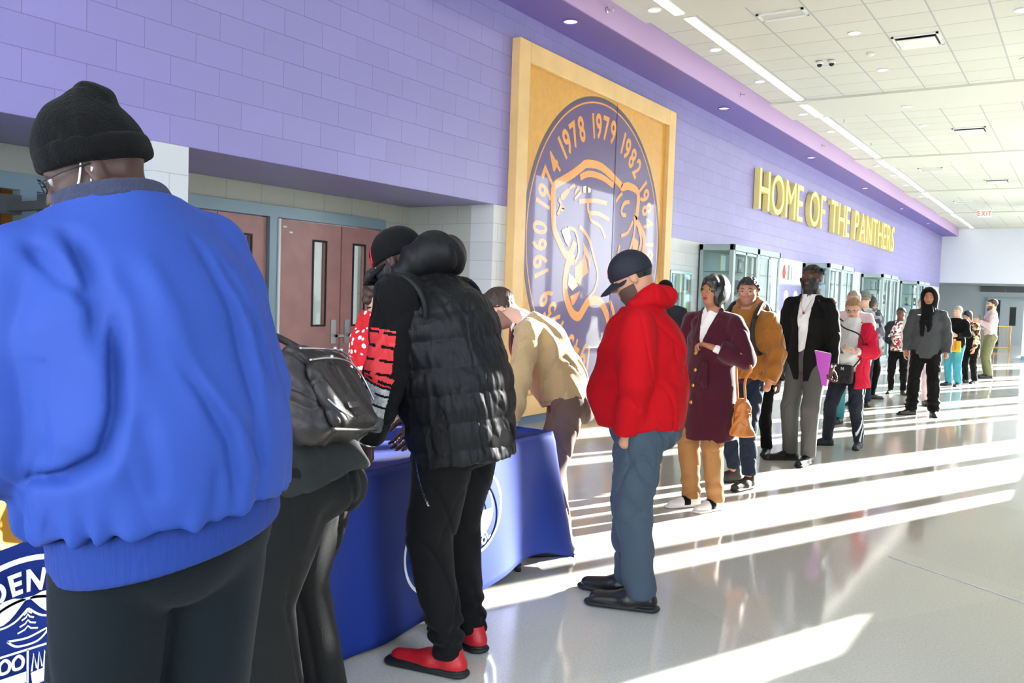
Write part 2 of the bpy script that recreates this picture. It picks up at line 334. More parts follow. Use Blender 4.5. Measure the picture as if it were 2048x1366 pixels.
def surf_mesh(F, h):
    lo, hi = F.bounds(); lo = lo-3*h-.012; hi = hi+3*h+.012; B = 6; W = B*h
    nc = np.ceil((hi-lo)/W).astype(int)+1
    ax = [lo[i]+(np.arange(nc[i])+.5)*W-h*.5 for i in range(3)]
    G = np.stack(np.meshgrid(*ax, indexing='ij'), -1).reshape(-1, 3)
    dc = F.val(G).reshape(nc)
    A = np.repeat(np.repeat(np.repeat(np.sign(dc), B, 0), B, 1), B, 2).astype(np.float32)*h
    act = np.argwhere(np.abs(dc) < W*1.25+F.pad*.5)
    o = np.stack(np.meshgrid(*[np.arange(B)]*3, indexing='ij'), -1).reshape(-1, 3)
    for c0 in range(0, len(act), 3000):
        a = act[c0:c0+3000]; I = (a[:, None, :]*B+o[None]).reshape(-1, 3)
        A[I[:, 0], I[:, 1], I[:, 2]] = F.val(lo+I*h)
    ins = A < 0
    cnt = np.zeros(np.array(A.shape)-1, np.uint8)
    for dx in (0, 1):
        for dy in (0, 1):
            for dz in (0, 1): cnt += ins[dx:A.shape[0]-1+dx, dy:A.shape[1]-1+dy, dz:A.shape[2]-1+dz]
    cell = np.argwhere((cnt > 0) & (cnt < 8))
    idx = np.full(cnt.shape, -1, np.int32); idx[cell[:, 0], cell[:, 1], cell[:, 2]] = np.arange(len(cell))
    S = np.zeros((len(cell), 3)); N = np.zeros(len(cell))
    off = np.array([(a, b, c) for a in (0, 1) for b in (0, 1) for c in (0, 1)])
    vals = [A[cell[:, 0]+a, cell[:, 1]+b, cell[:, 2]+c].astype(float) for a, b, c in off]
    for i in range(8):
        for j in range(i+1, 8):
            if np.abs(off[i]-off[j]).sum() != 1: continue
            va, vb = vals[i], vals[j]; m = (va < 0) != (vb < 0)
            t = np.where(m, va/np.where(m, va-vb, 1), 0)
            S += np.where(m[:, None], off[i]+(off[j]-off[i])*t[:, None], 0); N += m
    V = lo+(cell+S/N[:, None])*h
    Q = []
    for axis in range(3):
        u, v = (axis+1) % 3, (axis+2) % 3
        sl0 = [slice(None)]*3; sl1 = [slice(None)]*3; sl0[axis] = slice(0, -1); sl1[axis] = slice(1, None)
        i0 = ins[tuple(sl0)]; i1 = ins[tuple(sl1)]
        for flip in (0, 1):
            E = np.argwhere((i0 & ~i1) if not flip else (~i0 & i1))
            E = E[(E[:, u] > 0) & (E[:, v] > 0) & (E[:, u] < cnt.shape[u]) & (E[:, v] < cnt.shape[v]) & (E[:, axis] < cnt.shape[axis])]
            eu = np.zeros(3, int); eu[u] = 1; ev = np.zeros(3, int); ev[v] = 1
            q = [E-eu-ev, E-ev, E, E-eu]
            q = np.stack([idx[x[:, 0], x[:, 1], x[:, 2]] for x in q], 1)
            Q.append(q if not flip else q[:, ::-1])
    return V, np.concatenate(Q)
def np_mesh(name, V, Q, mats, matfn=None, parent=None, smooth=True):
    me = bpy.data.meshes.new(name)
    me.vertices.add(len(V)); me.vertices.foreach_set('co', np.asarray(V, np.float32).ravel())
    n = Q.shape[1]; me.loops.add(len(Q)*n); me.loops.foreach_set('vertex_index', Q.astype(np.int32).ravel())
    me.polygons.add(len(Q)); me.polygons.foreach_set('loop_start', np.arange(0, len(Q)*n, n, dtype=np.int32))
    me.update(calc_edges=True)
    if not isinstance(mats, (list, tuple)): mats = [mats]
    for m in mats: me.materials.append(m)
    if matfn is not None:
        c = V[Q].mean(1); me.polygons.foreach_set('material_index', np.asarray(matfn(c), np.int32))
    me.polygons.foreach_set('use_smooth', np.full(len(Q), smooth)); me.validate()
    o = bpy.data.objects.new(name, me); COL.objects.link(o)
    if parent is not None: o.parent = parent
    return o
def sdf_obj(name, F, h, mats, matfn=None, parent=None):
    V, Q = surf_mesh(F, h); return np_mesh(name, V, Q, mats, matfn, parent)
def folds(amp, fr=16., seed=0., sx=1., sz=.55, crisp=1.):
    """cloth creases: broad swells plus sharp pinched grooves that come and go"""
    fr = fr*2.1
    def fn(P):
        x, y, z = P[:, 0]*fr*sx+seed, P[:, 1]*fr*sx+seed*1.7, P[:, 2]*fr*sz-seed
        w = 1.6*np.sin(.55*z+.7*x+seed)+1.2*np.sin(.8*y-.6*x+2*seed)
        a = .5*(x+.5*y+w+.9*z); b = .6*(.7*x-1.1*y+1.3*z-w*.8+2.1); c = .45*(-.9*x+.3*y+1.7*z+.9*w+4)
        m1 = .5+.5*np.sin(.37*z+.5*y+3*seed); m2 = .5+.5*np.sin(.45*x-.4*z+seed+1); m3 = .5+.5*np.sin(.4*y+.33*z+2.2*seed+2)
        ra, rb, rc = 1-np.abs(np.sin(a)), 1-np.abs(np.sin(b)), 1-np.abs(np.sin(c))
        return amp*(1.1*np.sin(a*2+1)*.5+.5*np.sin(b*2)-crisp*(1.7*m1*ra**5+1.5*m2*rb**6+1.2*m3*rc**5)+.35)
    return fn
def stroke_folds(P, lst):
    """named creases: each (a, b, width, depth) pushes a soft groove/ridge along a segment"""
    d = np.zeros(len(P))
    for a, b, w, dep in lst:
        a = np.array(a, float); b = np.array(b, float); e = b-a
        t = np.clip((P-a)@e/(e@e), 0, 1); r2 = ((P-a-t[:, None]*e)**2).sum(1)
        d += dep*np.exp(-r2/(w*w))*(np.sin(np.pi*np.clip(t*.9+.05, 0, 1)))
    return d
# ---------------------------------------------------------------- people
def headpt(J, x, y, z): return J['head'] + J['Rh']@(V3(x, y, z)*J['hs'])
def head_field(J, F=None, nose=1., jaw=1., ears=True, neckr=.056):
    s = J['hs']; R = J['Rh']; F = F or Field(); h = lambda x, y, z: headpt(J, x, y, z)
    F.ell(h(0, -.016, .030), V3(.076, .096, .086)*s, R, .02)
    F.ell(h(0, .020, -.030), V3(.060*jaw, .070, .080)*s, R, .035)
    F.ell(h(0, .046, -.078), V3(.036*jaw, .034, .024)*s, R, .03)
    F.cone(h(-.026, .078, .026), h(.026, .078, .026), .012*s, k=.02)
    for g in (-1, 1):
        F.ell(h(g*.041, .056, -.018), V3(.020, .022, .022)*s, R, .025)
        F.ell(h(g*.031, .098, .010), V3(.017, .013, .011)*s, R, .012, op='s')
    F.cone(h(0, .084, .018), h(0, .106*nose, -.022), .0075*s, .0115*s, .014)
    F.ell(h(-.011, .094, -.026), V3(.008, .010, .007)*s, R, .008); F.ell(h(.011, .094, -.026), V3(.008, .010, .007)*s, R, .008)
    F.ell(h(0, .083, -.049), V3(.022, .011, .0055)*s, R, .006); F.ell(h(0, .081, -.060), V3(.019, .011, .006)*s, R, .006)
    if ears:
        for g in (-1, 1):
            F.ell(h(g*.078, -.012, .002), V3(.009, .020, .032)*s, R@rotz(RAD(g*-18)), .008)
            F.ell(h(g*.086, -.006, .004), V3(.006, .010, .016)*s, R, .008, op='s')
    F.cone(h(0, -.028, -.055), J['neck']+V3(0, 0, -.01), neckr*s, (neckr+.006)*s, .03)
    return F
def hand_field(F, J, k, open_=False):
    s = J['s']*1.0; w = J['wr'+k]; d = J['hd'+k]; n = J['pn'+k]; g = 1 if k == 'R' else -1
    lat = np.cross(d, n)*g; curl = J['curl'+k]
    pc = w+d*.05*s
    F.cone(w, w+d*.015*s, .026*s, .028*s, .02, n, 1.25)
    F.cone(pc-d*.012*s-lat*.018*s, pc+d*.030*s-lat*.024*s, .018*s, .014*s, .012, n, 1.3)
    F.cone(pc-d*.012*s+lat*.018*s, pc+d*.030*s+lat*.024*s, .020*s, .014*s, .012, n, 1.3)
    F.cone(pc-d*.010*s, pc+d*.032*s, .022*s, .016*s, .012, n, 1.3)
    for i, (o, L) in enumerate(((-.031, .062), (-.0105, .078), (.0105, .084), (.031, .074))):
        p = pc+d*.036*s+lat*o*s; a = RAD(curl*(.55+.05*i)); dd = d*math.cos(a)+n*math.sin(a)+lat*o*1.2
        L1, L2, L3 = L*.46*s, L*.32*s, L*.26*s; r = .0088*s
        q = p+unit(dd)*L1; a2 = a+RAD(curl*.9); dd2 = d*math.cos(a2)+n*math.sin(a2); q2 = q+dd2*L2
        a3 = a2+RAD(curl*.6); dd3 = d*math.cos(a3)+n*math.sin(a3); q3 = q2+dd3*L3
        F.chain([p, q, q2, q3], [r, r*.95, r*.86, r*.74], .004)
    p = pc-d*.02*s+lat*.028*s; q = p+unit(d*.6+lat*.75+n*.35)*.036*s; q2 = q+unit(d*.85+lat*.2+n*.5)*.030*s; q3 = q2+unit(d*.9-lat*.05+n*.4)*.022*s
    F.chain([p, q, q2, q3], [.014*s, .011*s, .0098*s, .008*s], .008)
def body_obj(label, loc, face, J, skin, h=.006, fat=0., hands='LR', group=None, head_kw={}, lips=None, name='person', armr=None, feet=True, hairless=None):
    s = J['s']; F = head_field(J, **head_kw); R1, R2 = J['R1'], J['R2']; Y1 = R1@V3(0, 1, 0); Y2 = R2@V3(0, 1, 0)
    F.cone(J['neck'], J['chest'], .06*s, .125*s+fat, .05, Y2, 1.35)
    F.cone(J['chest'], J['waist'], .125*s+fat, .115*s+fat, .05, Y2, 1.35)
    F.cone(J['waist'], J['pelvis'], .115*s+fat, .13*s+fat, .05, Y1, 1.35)
    F.cone(J['shL'], J['shR'], .042*s, k=.04)
    ar = armr or (.042, .034, .024)
    for k in 'LR':
        F.chain([J['sh'+k], J['el'+k], J['wr'+k]], [x*s for x in ar], .02)
        F.chain([J['hip'+k], J['kn'+k], J['an'+k]], [.075*s, .048*s, .034*s], .03)
        if k in hands: hand_field(F, J, k)
        else: F.ell(J['wr'+k]+J['hd'+k]*.05*s, V3(.03, .03, .03)*s, None, .03)
        if feet:
            t = J['toe'+k]; a = J['an'+k]; F.cone(a-V3(0, 0, .045*s)-t*.02*s, a-V3(0, 0, .06*s)+t*.12*s, .026*s, .02*s, .03)
    mats = [skin]; fn = None
    if lips is not None:
        mats.append(lips); Rh = J['Rh']; hc = J['head']
        def fn(c):
            q = (c-hc)@Rh/J['hs']; 
            return ((np.abs(q[:, 0]) < .023-(np.abs(q[:, 2]+.0545)*.9)) & (q[:, 2] < -.0445) & (q[:, 2] > -.0655) & (q[:, 1] > .075)).astype(int)
    o = sdf_obj(name, F, h, mats, fn)
    fx, fy = face; o.location = (loc[0], loc[1], loc[2] if len(loc) > 2 else 0); o.rotation_euler = (0, 0, math.atan2(fy, fx)-math.pi/2)
    tag(o, label, 'person', group)
    return o
def eyes(J, par, iris, closed=None, r=.0112):
    for g in (-1, 1):
        c = headpt(J, g*.031, .0775, .010); s = J['hs']; V, Q = uv_sphere(c, r*s, 14, 20)
        d = J['Rh']@V3(0, 1, -.05)
        def fn(p, c=c, d=d): 
            q = (p-c)/(r*s); return np.where(q@d > .80, 1, 0)
        np_mesh('eye', V, Q, [M['eye'], iris], fn, par)
def brows(J, par, m, th=.0032, z=.031):
    for g in (-1, 1):
        F = Field(); F.chain([headpt(J, g*.014, .090, z-.004), headpt(J, g*.032, .087, z+.002), headpt(J, g*.047, .074, z-.004)], [th*J['s'], th*1.1*J['s'], th*.6*J['s']], .004)
        sdf_obj('eyebrow', F, .0022, m, None, par)
def shell(J, off, keep, name, m, h, par, head_kw={}, extra=None, disp=None):
    """skin-hugging layer over the head: beard, cropped hair, mask"""
    kw = dict(head_kw); kw['ears'] = False
    F = head_field(J, **kw); F.it = F.it[:-1] if name != 'beard' else F.it
    F.disp = (lambda P: off + (disp(P) if disp else 0)) 
    hc, Rh, s = J['head'], J['Rh'], J['hs']
    for fn in keep: F.cutfn(lambda P, fn=fn: fn((P-hc)@Rh/s)*s, .006)
    if extra: extra(F)
    return sdf_obj(name, F, h, m, None, par)
def beard(J, par, m, h, head_kw={}, off=.006, full=0.):
    keep = [lambda q: q[:, 2]+.030-.35*np.abs(q[:, 0])-full, lambda q: -(q[:, 1]+.002), 
            lambda q: .0155-np.sqrt((q[:, 0]/1.6)**2+((q[:, 2]+.055)/1.0)**2)-(q[:, 1] < .06)*1.,
            lambda q: -.012-(q[:, 2]+.130)]
    return shell(J, off, keep, 'beard', m, h, par, head_kw)
def crop_hair(J, par, m, h, off=.008, line=.056, head_kw={}, disp=None, back=-.055):
    disp = disp or (lambda P: .003*np.sin(P[:, 0]*160+2*np.sin(P[:, 2]*90))*np.sin(P[:, 1]*150+1)*np.sin(P[:, 2]*120))
    keep = [lambda q: np.where(q[:, 1] > -.01, line-q[:, 2]-(.0-q[:, 1]*0), np.where(q[:, 1] < -.03, back-q[:, 2], (line-.05)-q[:, 2])) - 0.]
    keep = [lambda q: (line-.105*np.clip((.045-q[:, 1])/.10, 0, 1))-q[:, 2]]
    return shell(J, off, keep, 'hair', m, h, par, head_kw, disp=disp)
def glasses(J, par, m):
    s = J['hs']; bm = Tubes()
    for g in (-1, 1):
        pts = [headpt(J, g*.032+.021*math.cos(a), .104-.004*abs(math.cos(a)), .008+.016*math.sin(a)) for a in np.linspace(0, 2*math.pi, 17)]
        bm.tube(pts, .0016*s, 6); bm.tube([headpt(J, g*.053, .102, .012), headpt(J, g*.078, .05, .012), headpt(J, g*.084, -.01, .008)], .0016*s, 6)
    bm.tube([headpt(J, -.011, .105, .012), headpt(J, .011, .105, .012)], .0016*s, 6)
    return bm.obj('glasses', m, par)
def trousers(J, par, m, h=.007, r=(.098, .072, .060), drop=.0, top=.10, matfn=None, mats=None, seat=.0, disp=None, legk=.02, f=1.25, cuff=None, name='trousers', hipw=.155):
    s = J['s']; F = Field(); Y = J['R1']@V3(0, 1, 0)
    F.cone(J['pelvis']+V3(0, 0, -.02), J['pelvis']+J['R1']@V3(0, 0, top*s), hipw*s, (hipw-.015)*s, .04, Y, f)
    F.ell(J['pelvis']+V3(0, -.05*s-seat*.5, -.05*s), V3(hipw*.93, .085+seat, .11)*s, None, .04)
    for k in 'LR':
        a = J['an'+k].copy(); a[2] = a[2]+.01-drop
        F.chain([J['hip'+k]+V3(0, -.005, 0), J['kn'+k], a], [r[0]*s, r[1]*s, r[2]*s], legk)
    F.cut((0, 0, J['anL'][2]-.02*s-drop), (0, 0, -1)); F.cut(J['pelvis']+J['R1']@V3(0, 0, top*s), J['R1']@V3(0, 0, 1))
    F.disp = disp or folds(.006, 20, .3)
    return sdf_obj(name, F, h, mats or m, matfn, par)
def shoe(J, k, par, m, sole, h=.005, L=.27, hi=.0, w=.041, name='shoe', soleh=.024, u=1., extra=None, mats=None, matfn2=None):
    s = J['s']; a = J['an'+k]; t = unit(V3(J['toe'+k][0], J['toe'+k][1], 0)); gz = a[2]-.085*s; F = Field(); up = V3(0, 0, 1); lat = np.cross(t, up); upv = up; up = up*u
    c = V3(a[0], a[1], gz); g = 1 if k == 'R' else -1
    F.cone(c-t*.045*s+up*.038*s, c+t*.06*s+up*.036*s, .036*s, w*s, .02)
    F.cone(c+t*.06*s+up*.034*s, c+t*(L-.085)*s-lat*g*.008+up*.026*s, w*s, .034*s*(.5+.5*u), .02, upv, 1.15)
    F.cone(c-t*.025*s+up*.05*s, c-t*.02*s+up*(.085+hi)*s, .042*s, .042*s, .02)
    F.cone(c+up*.07*s, c+t*.09*s+up*.045*s, .032*s, .024*s, .03)
    F.cone(c-t*.045*s+up*.012*s, c+t*(L-.075)*s+up*.012*s, (w+.002)*s, (w+.002)*s, .006, upv, 3.)
    F.cut(c, (0, 0, -1)); F.cut(c+up*(.10+hi)*s, (0, 0, 1))
    mm = mats or [m, sole]
    fn = lambda p: (p[:, 2] < gz+soleh*s).astype(int)
    if matfn2: fn = lambda p: matfn2(p, c, t, gz)
    return sdf_obj(name, F, h, mm, fn, par)
def top(J, par, m, name='jacket', h=.007, hip=.165, waist=.155, chest=.175, f=1.4, drop=.10, sh=.07, sleeve=(.075, .062, .05),
        neckz=.0, cuff=.01, disp=None, extra=None, mats=None, matfn=None, back=0., belly=0., sleeves='LR', hem_tilt=0., neckr=.075, hemr=None, k=.05, obj=True, neckcut=True, slk=.03, tcut=None):
    s = J['s']; F = Field(); T = Field(); R1, R2 = J['R1'], J['R2']; Y1, Y2 = R1@V3(0, 1, 0), R2@V3(0, 1, 0); Z1, Z2 = R1@V3(0, 0, 1), R2@V3(0, 0, 1)
    hem = J['pelvis']-Z1*drop*s
    T.cone(hem-Z1*.05, J['pelvis']+Z1*.02, (hemr or hip)*s, hip*s, k, Y1, f)
    T.cone(J['pelvis'], J['waist'], hip*s, waist*s, k, Y1, f)
    T.cone(J['waist'], J['chest']-Z2*.01*s, waist*s, chest*s, k, Y2, f)
    T.cone(J['chest']+Z2*.0*s, J['chest']+Z2*.065*s, chest*s, (chest-.065)*s, k, Y2, f)
    for kk in 'LR': T.cone(J['neck']-Z2*.035*s, J['sh'+kk]-Z2*.012*s, sh*.95*s, sh*.74*s, k=.05)
    T.cone(J['neck']-Z2*.08*s, J['neck']+Z2*.02*s, (neckr+.02)*s, neckr*s, .04)
    if belly: T.ell(J['waist']+Y1*(.07*s+belly*.3)-Z1*.02, V3(waist*.85, .11+belly, .15)*s, R1, .06)
    if back: T.ell(J['chest']-Y2*.06*s+Z2*.0, V3(chest*.9, .09+back, .15)*s, R2, .06)
    T.cut(hem, -(Z1+Y1*hem_tilt), .008)
    if tcut: tcut(T)
    F.add(T, .01)
    for kk in sleeves:
        w = J['wr'+kk]; fo = unit(w-J['el'+kk]); A = Field()
        sp, ep = J['sh'+kk], J['el'+kk]; A.chain([sp-Z2*.012*s, sp+(ep-sp)*.33, ep, ep+(w-ep)*.5, w-fo*(cuff-.03)], [sleeve[0]*.78*s, sleeve[0]*.93*s, sleeve[1]*s, (sleeve[1]*.55+sleeve[2]*.45)*s, sleeve[2]*s], .02)
        A.cut(w-fo*cuff, fo, .004); F.add(A, slk)
    if neckcut: F.cut(J['neck']+Z2*(.02+neckz*.03)*s, Z2, .004)
    F.disp = disp or folds(.007, 15, .9)
    if extra: extra(F)
    return sdf_obj(name, F, h, mats or m, matfn, par) if obj else F
def sole_pair(J, par, m, sole, **kw):
    for k in 'LR': shoe(J, k, par, m, sole, **kw)
def cap(J, par, m, h=.005, brim=True, mark=None, brimdir=1, pitch=0):
    s = J['hs']; Rh = J['Rh']@rotx(RAD(pitch)); hc = J['head']; F = Field(); p = lambda x, y, z: hc+Rh@(V3(x, y, z)*s)
    F.ell(p(0, -.012, .034), V3(.091, .110, .104)*s, Rh, .01)
    F.cut(p(0, 0, .012), Rh@V3(0, .16, -1), .006)
    F.disp = lambda P: .0012*np.cos(np.arctan2(((P-hc)@Rh)[:, 0], ((P-hc)@Rh)[:, 1])*6)
    c = sdf_obj('cap', F, h, m, None, par)
    B = Field(); B.cone(p(0, .050, .030), p(0, .118, .012), .080*s, .060*s, .02, unit(Rh@V3(0, .27, 1)), 8.)
    B.disp = None
    B2 = sdf_obj('brim', B, h*.7, m, None, c)
    bend = np.zeros(len(B2.data.vertices)*3, np.float32); B2.data.vertices.foreach_get('co', bend); v = bend.reshape(-1, 3)
    q = (v-hc)@Rh; q[:, 2] -= 6.5*q[:, 0]**2; v = hc+q@Rh.T; B2.data.vertices.foreach_set('co', v.astype(np.float32).ravel()); B2.data.update()
    b = Field(); b.ell(p(0, -.012, .134), V3(.007, .007, .004)*s, Rh, .002); sdf_obj('button', b, .002, m, None, c)
    return c
# ---------------------------------------------------------------- the hall
XR, YB, YF, ZC, ZL = 6.6, -4.0, 41.0, 4.97, 2.477
struct(box('floor', -8, XR+.4, YB-.3, 52, -.1, 0, M['terrazzo']))
g = struct(box('ground_outside', XR+.4, 90, -60, 120, -.3, -.15, mat('lawn', (150, 150, 120), .9, var=(1, .2)))) ; g.name = 'trim_1'
# left wall: purple block above the lintel line, white below, two recessed openings
struct(box('wall_left', -1.6, 0, YB, YF, ZL, 5.3, M['purple_block']))
lw = MB(); lw.box(-.3, 0, 7.75, YF, 0, ZL); lw.box(-1.2, 0, 3.64, 3.93, 0, ZL); lw.box(-.3, 0, YB, 1.0, 0, ZL)
struct(lw.obj('wall_left_lower', M['white_block']))
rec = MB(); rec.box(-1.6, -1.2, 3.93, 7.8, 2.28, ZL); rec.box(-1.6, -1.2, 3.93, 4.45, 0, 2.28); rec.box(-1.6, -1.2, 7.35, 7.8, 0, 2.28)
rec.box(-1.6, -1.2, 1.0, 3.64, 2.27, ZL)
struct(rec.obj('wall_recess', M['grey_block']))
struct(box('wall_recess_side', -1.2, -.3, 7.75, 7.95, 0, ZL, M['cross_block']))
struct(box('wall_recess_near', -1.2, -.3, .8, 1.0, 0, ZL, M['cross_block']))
struct(box('trim_2', .0, .004, 7.75, YF, 0, .11, M['base_blue']))
# the room beyond the near doorway, yellow painted
far = MB(); far.box(-3.2, -3.0, -.5, 5.0, 0, 2.6); struct(far.obj('wall_yellow_room', M['yellow_block']))
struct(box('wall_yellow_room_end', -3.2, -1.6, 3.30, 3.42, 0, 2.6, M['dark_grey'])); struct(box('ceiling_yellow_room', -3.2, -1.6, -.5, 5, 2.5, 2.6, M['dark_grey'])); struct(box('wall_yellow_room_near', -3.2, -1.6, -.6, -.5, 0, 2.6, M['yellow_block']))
df = MB(); df.box(-1.26, -1.15, 1.0, 3.64, 2.15, 2.27); df.box(-1.26, -1.15, 3.34, 3.46, 0, 2.15); df.box(-1.26, -1.15, 1.0, 1.1, 0, 2.15); df.box(-1.24, -1.18, 3.46, 3.64, 0, 2.15)
door3 = struct(df.obj('door_1', M['frame_blue']))
ar = MB(); ar.box(-1.12, -.5, 3.2, 3.27, 1.98, 2.04); ar.box(-1.14, -1.05, 2.9, 3.3, 1.96, 2.10); ar.obj('door_closer', M['dark_grey'], door3)
box('door_leaf', -1.16, -.28, 3.46, 3.52, .02, 2.13, M['dark_grey'], door3)
# double doors in the far recess
fr = MB(); fr.box(-1.3, -1.18, 4.45, 7.35, 2.18, 2.29); fr.box(-1.3, -1.18, 5.70, 5.80, 0, 2.18); fr.box(-1.3, -1.18, 4.45, 4.53, 0, 2.18); fr.box(-1.3, -1.18, 7.3, 7.38, 0, 2.18)
D2 = struct(fr.obj('door_2', M['frame_blue'])); D2.name = 'door_2'
box('weather_strip', -1.19, -1.165, 5.80, 5.825, 0, 2.17, M['white_paint'], D2)
def leaf(y0, y1, l0, l1, hy):
    b = MB(); x0, x1 = -1.27, -1.22
    b.box(x0, x1, y0, l0, .01, 2.17); b.box(x0, x1, l1, y1, .01, 2.17); b.box(x0, x1, l0, l1, .01, 1.13); b.box(x0, x1, l0, l1, 1.98, 2.17)
    d = b.obj('door_leaf', M['door_wood'], D2)
    fb = MB(); fb.box(x1-.002, x1+.008, l0-.02, l0, 1.11, 2.0); fb.box(x1-.002, x1+.008, l1, l1+.02, 1.11, 2.0); fb.box(x1-.002, x1+.008, l0, l1, 1.11, 1.13); fb.box(x1-.002, x1+.008, l0, l1, 1.98, 2.0); fb.obj('glass_trim', M['dark'], d)
    box('door_glass', x0+.02, x0+.026, l0, l1, 1.13, 1.98, M['pane'], d)
    h = Tubes(); h.box(x1, x1+.012, hy-.035, hy+.035, .93, 1.18); h.box(x1+.012, x1+.07, hy-.012, hy+.012, 1.0, 1.025); h.box(x1+.05, x1+.07, hy-.012, hy+.10, 1.0, 1.025); MB.obj(h, 'door_handle', M['steel'], d)
    return d
leaf(4.54, 5.12, 4.7, 4.86, 5.05); leaf(5.13, 5.69, 5.33, 5.5, 5.2); leaf(5.83, 6.69, 6.31, 6.47, 6.60); leaf(6.71, 7.29, 6.89, 7.05, 6.80)
lab = MB()
for y, z in ((5.92, 2.10), (6.0, 2.05)): lab.box(-1.219, -1.217, y-.022, y+.022, z-.008, z+.008)
lab.obj('sticker', M['paper_white'], D2)
# the bright corridor seen through the door glass
cr = MB(); cr.box(-4.6, -4.5, 3.5, 9, 0, 1.0); cr.box(-4.6, -4.5, 3.5, 9, 1.25, 1.45); cr.box(-4.6, -4.5, 3.5, 9, 1.6, 3); struct(cr.obj('wall_corridor', M['purple_block']))
cr = MB(); cr.box(-4.6, -4.5, 3.5, 9, 1.0, 1.25); cr.box(-4.6, -4.5, 3.5, 9, 1.45, 1.6); struct(cr.obj('wall_corridor_stripes', M['yellow_block']))
cl = box('corridor_ceiling_light', -4.0, -2.0, 5.5, 7.0, 2.9, 2.95, M['light_strip']); tag(cl, 'bright ceiling light seen through the narrow door glass', 'light')
struct(box('ceiling_corridor', -4.6, -1.6, 3.5, 9, 2.95, 3.0, M['white_paint'])); struct(box('wall_corridor_end', -4.6, -1.6, 8.9, 9, 0, 3, M['white_paint']))
# soffit along the wall
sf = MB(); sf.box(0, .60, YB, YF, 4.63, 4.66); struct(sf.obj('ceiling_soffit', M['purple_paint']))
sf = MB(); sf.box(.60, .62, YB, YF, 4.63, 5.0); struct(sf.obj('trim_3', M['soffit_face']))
# ceiling: tile bays and plain dropped bands between them
ct = MB(); cp = MB(); k0 = -3
for k in range(-3, 6):
    y0 = 10.03+6.45*k; y1 = y0+5.05; y2 = y0+6.45
    ct.box(.62, XR, max(y0, YB), min(y1, YF), ZC, ZC+.05)
    if y1 < YF: cp.box(.62, XR, max(y1, YB), min(y2, YF), ZC-.035, ZC+.05)
struct(ct.obj('ceiling', M['ceiling_tile'])); struct(cp.obj('ceiling_bands', mat('ceiling_plain', (206, 208, 199), .85)))
struct(box('roof', -8, XR+.4, YB-.3, 52, 5.32, 5.4, M['white_paint'])).name = 'ceiling_roof'
# strip lights
def strip(y0, y1, x=1.14, drift=0):
    r = empty('strip_light', (x, (y0+y1)/2, ZC-.036 if y1-y0 < 2 else ZC-.001)); L = (y1-y0)/2
    box('housing', -.075, .075, -L, L, -.012, .0, M['white_paint'], r); box('diffuser', -.055, .055, -L+.02, L-.02, -.022, -.012, M['light_strip'], r); return r
for i in range(-1, 5):
    y0 = 10.13+6.45*i; r = strip(y0, y0+4.9); n = ['first', 'second', 'third', 'fourth', 'fifth', 'sixth', 'seventh'][i+2]
    tag(r, 'long linear ceiling light beside the purple soffit, %s from the camera end' % n, 'ceiling light', 'linear ceiling lights')
    if i < 4: r = strip(y0+5.1, y0+6.2); tag(r, 'short linear ceiling light in the plain ceiling band after the %s tiled bay' % n, 'ceiling light', 'linear ceiling lights')
def disc(name, x, y, z, r, m, glow, par=None):
    t = empty(name, (x, y, z)); b = Tubes(); a = np.linspace(0, 2*math.pi, 25)[:-1]
    pts = [(r*math.cos(q), r*math.sin(q), -.006) for q in a]; b.tube([np.array(p) for p in pts], .010, 6, closed=True); b.obj('trim_ring', m, t)
    bb = MB(); bb.add([(r*math.cos(q)*.93, r*math.sin(q)*.93, -.004) for q in a], [tuple(range(24))[::-1]]); bb.obj('lens', glow, t); return t
ordn = ['nearest', 'second nearest', 'third nearest', 'fourth nearest', 'fifth nearest', 'sixth nearest', 'seventh nearest', 'eighth nearest', 'ninth nearest', 'tenth nearest', 'eleventh nearest', 'twelfth nearest', 'farthest']
for i, y in enumerate([5.2, 7.15, 9.6, 11.6, 13.55, 16.0, 18.0, 20.0, 22.5, 24.5, 26.5, 29.0]):
    tag(disc('recessed_downlight', .93, y, ZC-.036 if y in (9.6, 16.0, 22.5, 29.0) else ZC, .075, M['white_paint'], M['down_glow']), 'small round downlight between soffit and strip light, %s' % ordn[i], 'downlight', 'downlights beside the soffit')
for i, y in enumerate([8.68, 13.65, 18.9, 24.2, 29.5, 34.8]):
    tag(disc('recessed_downlight', .33, y, 4.63, .085, M['purple_paint'], M['down_glow']), 'round downlight set in the purple soffit underside, %s' % ordn[i], 'downlight', 'downlights under the soffit')
for i, (x, y) in enumerate([(2.74, 11.68), (2.71, 13.65), (4.58, 11.65), (4.5, 13.9), (2.63, 16.12), (2.6, 18.1), (2.6, 20.1), (2.6, 22.6), (4.4, 18.4), (2.6, 24.6)]):
    tag(disc('recessed_downlight', x, y, ZC-.036 if y in (16.12, 22.6) else ZC, .075, M['white_paint'], M['down_glow']), 'small round downlight out in the white tiled ceiling, %s of them' % ordn[i], 'downlight', 'downlights in the open ceiling')
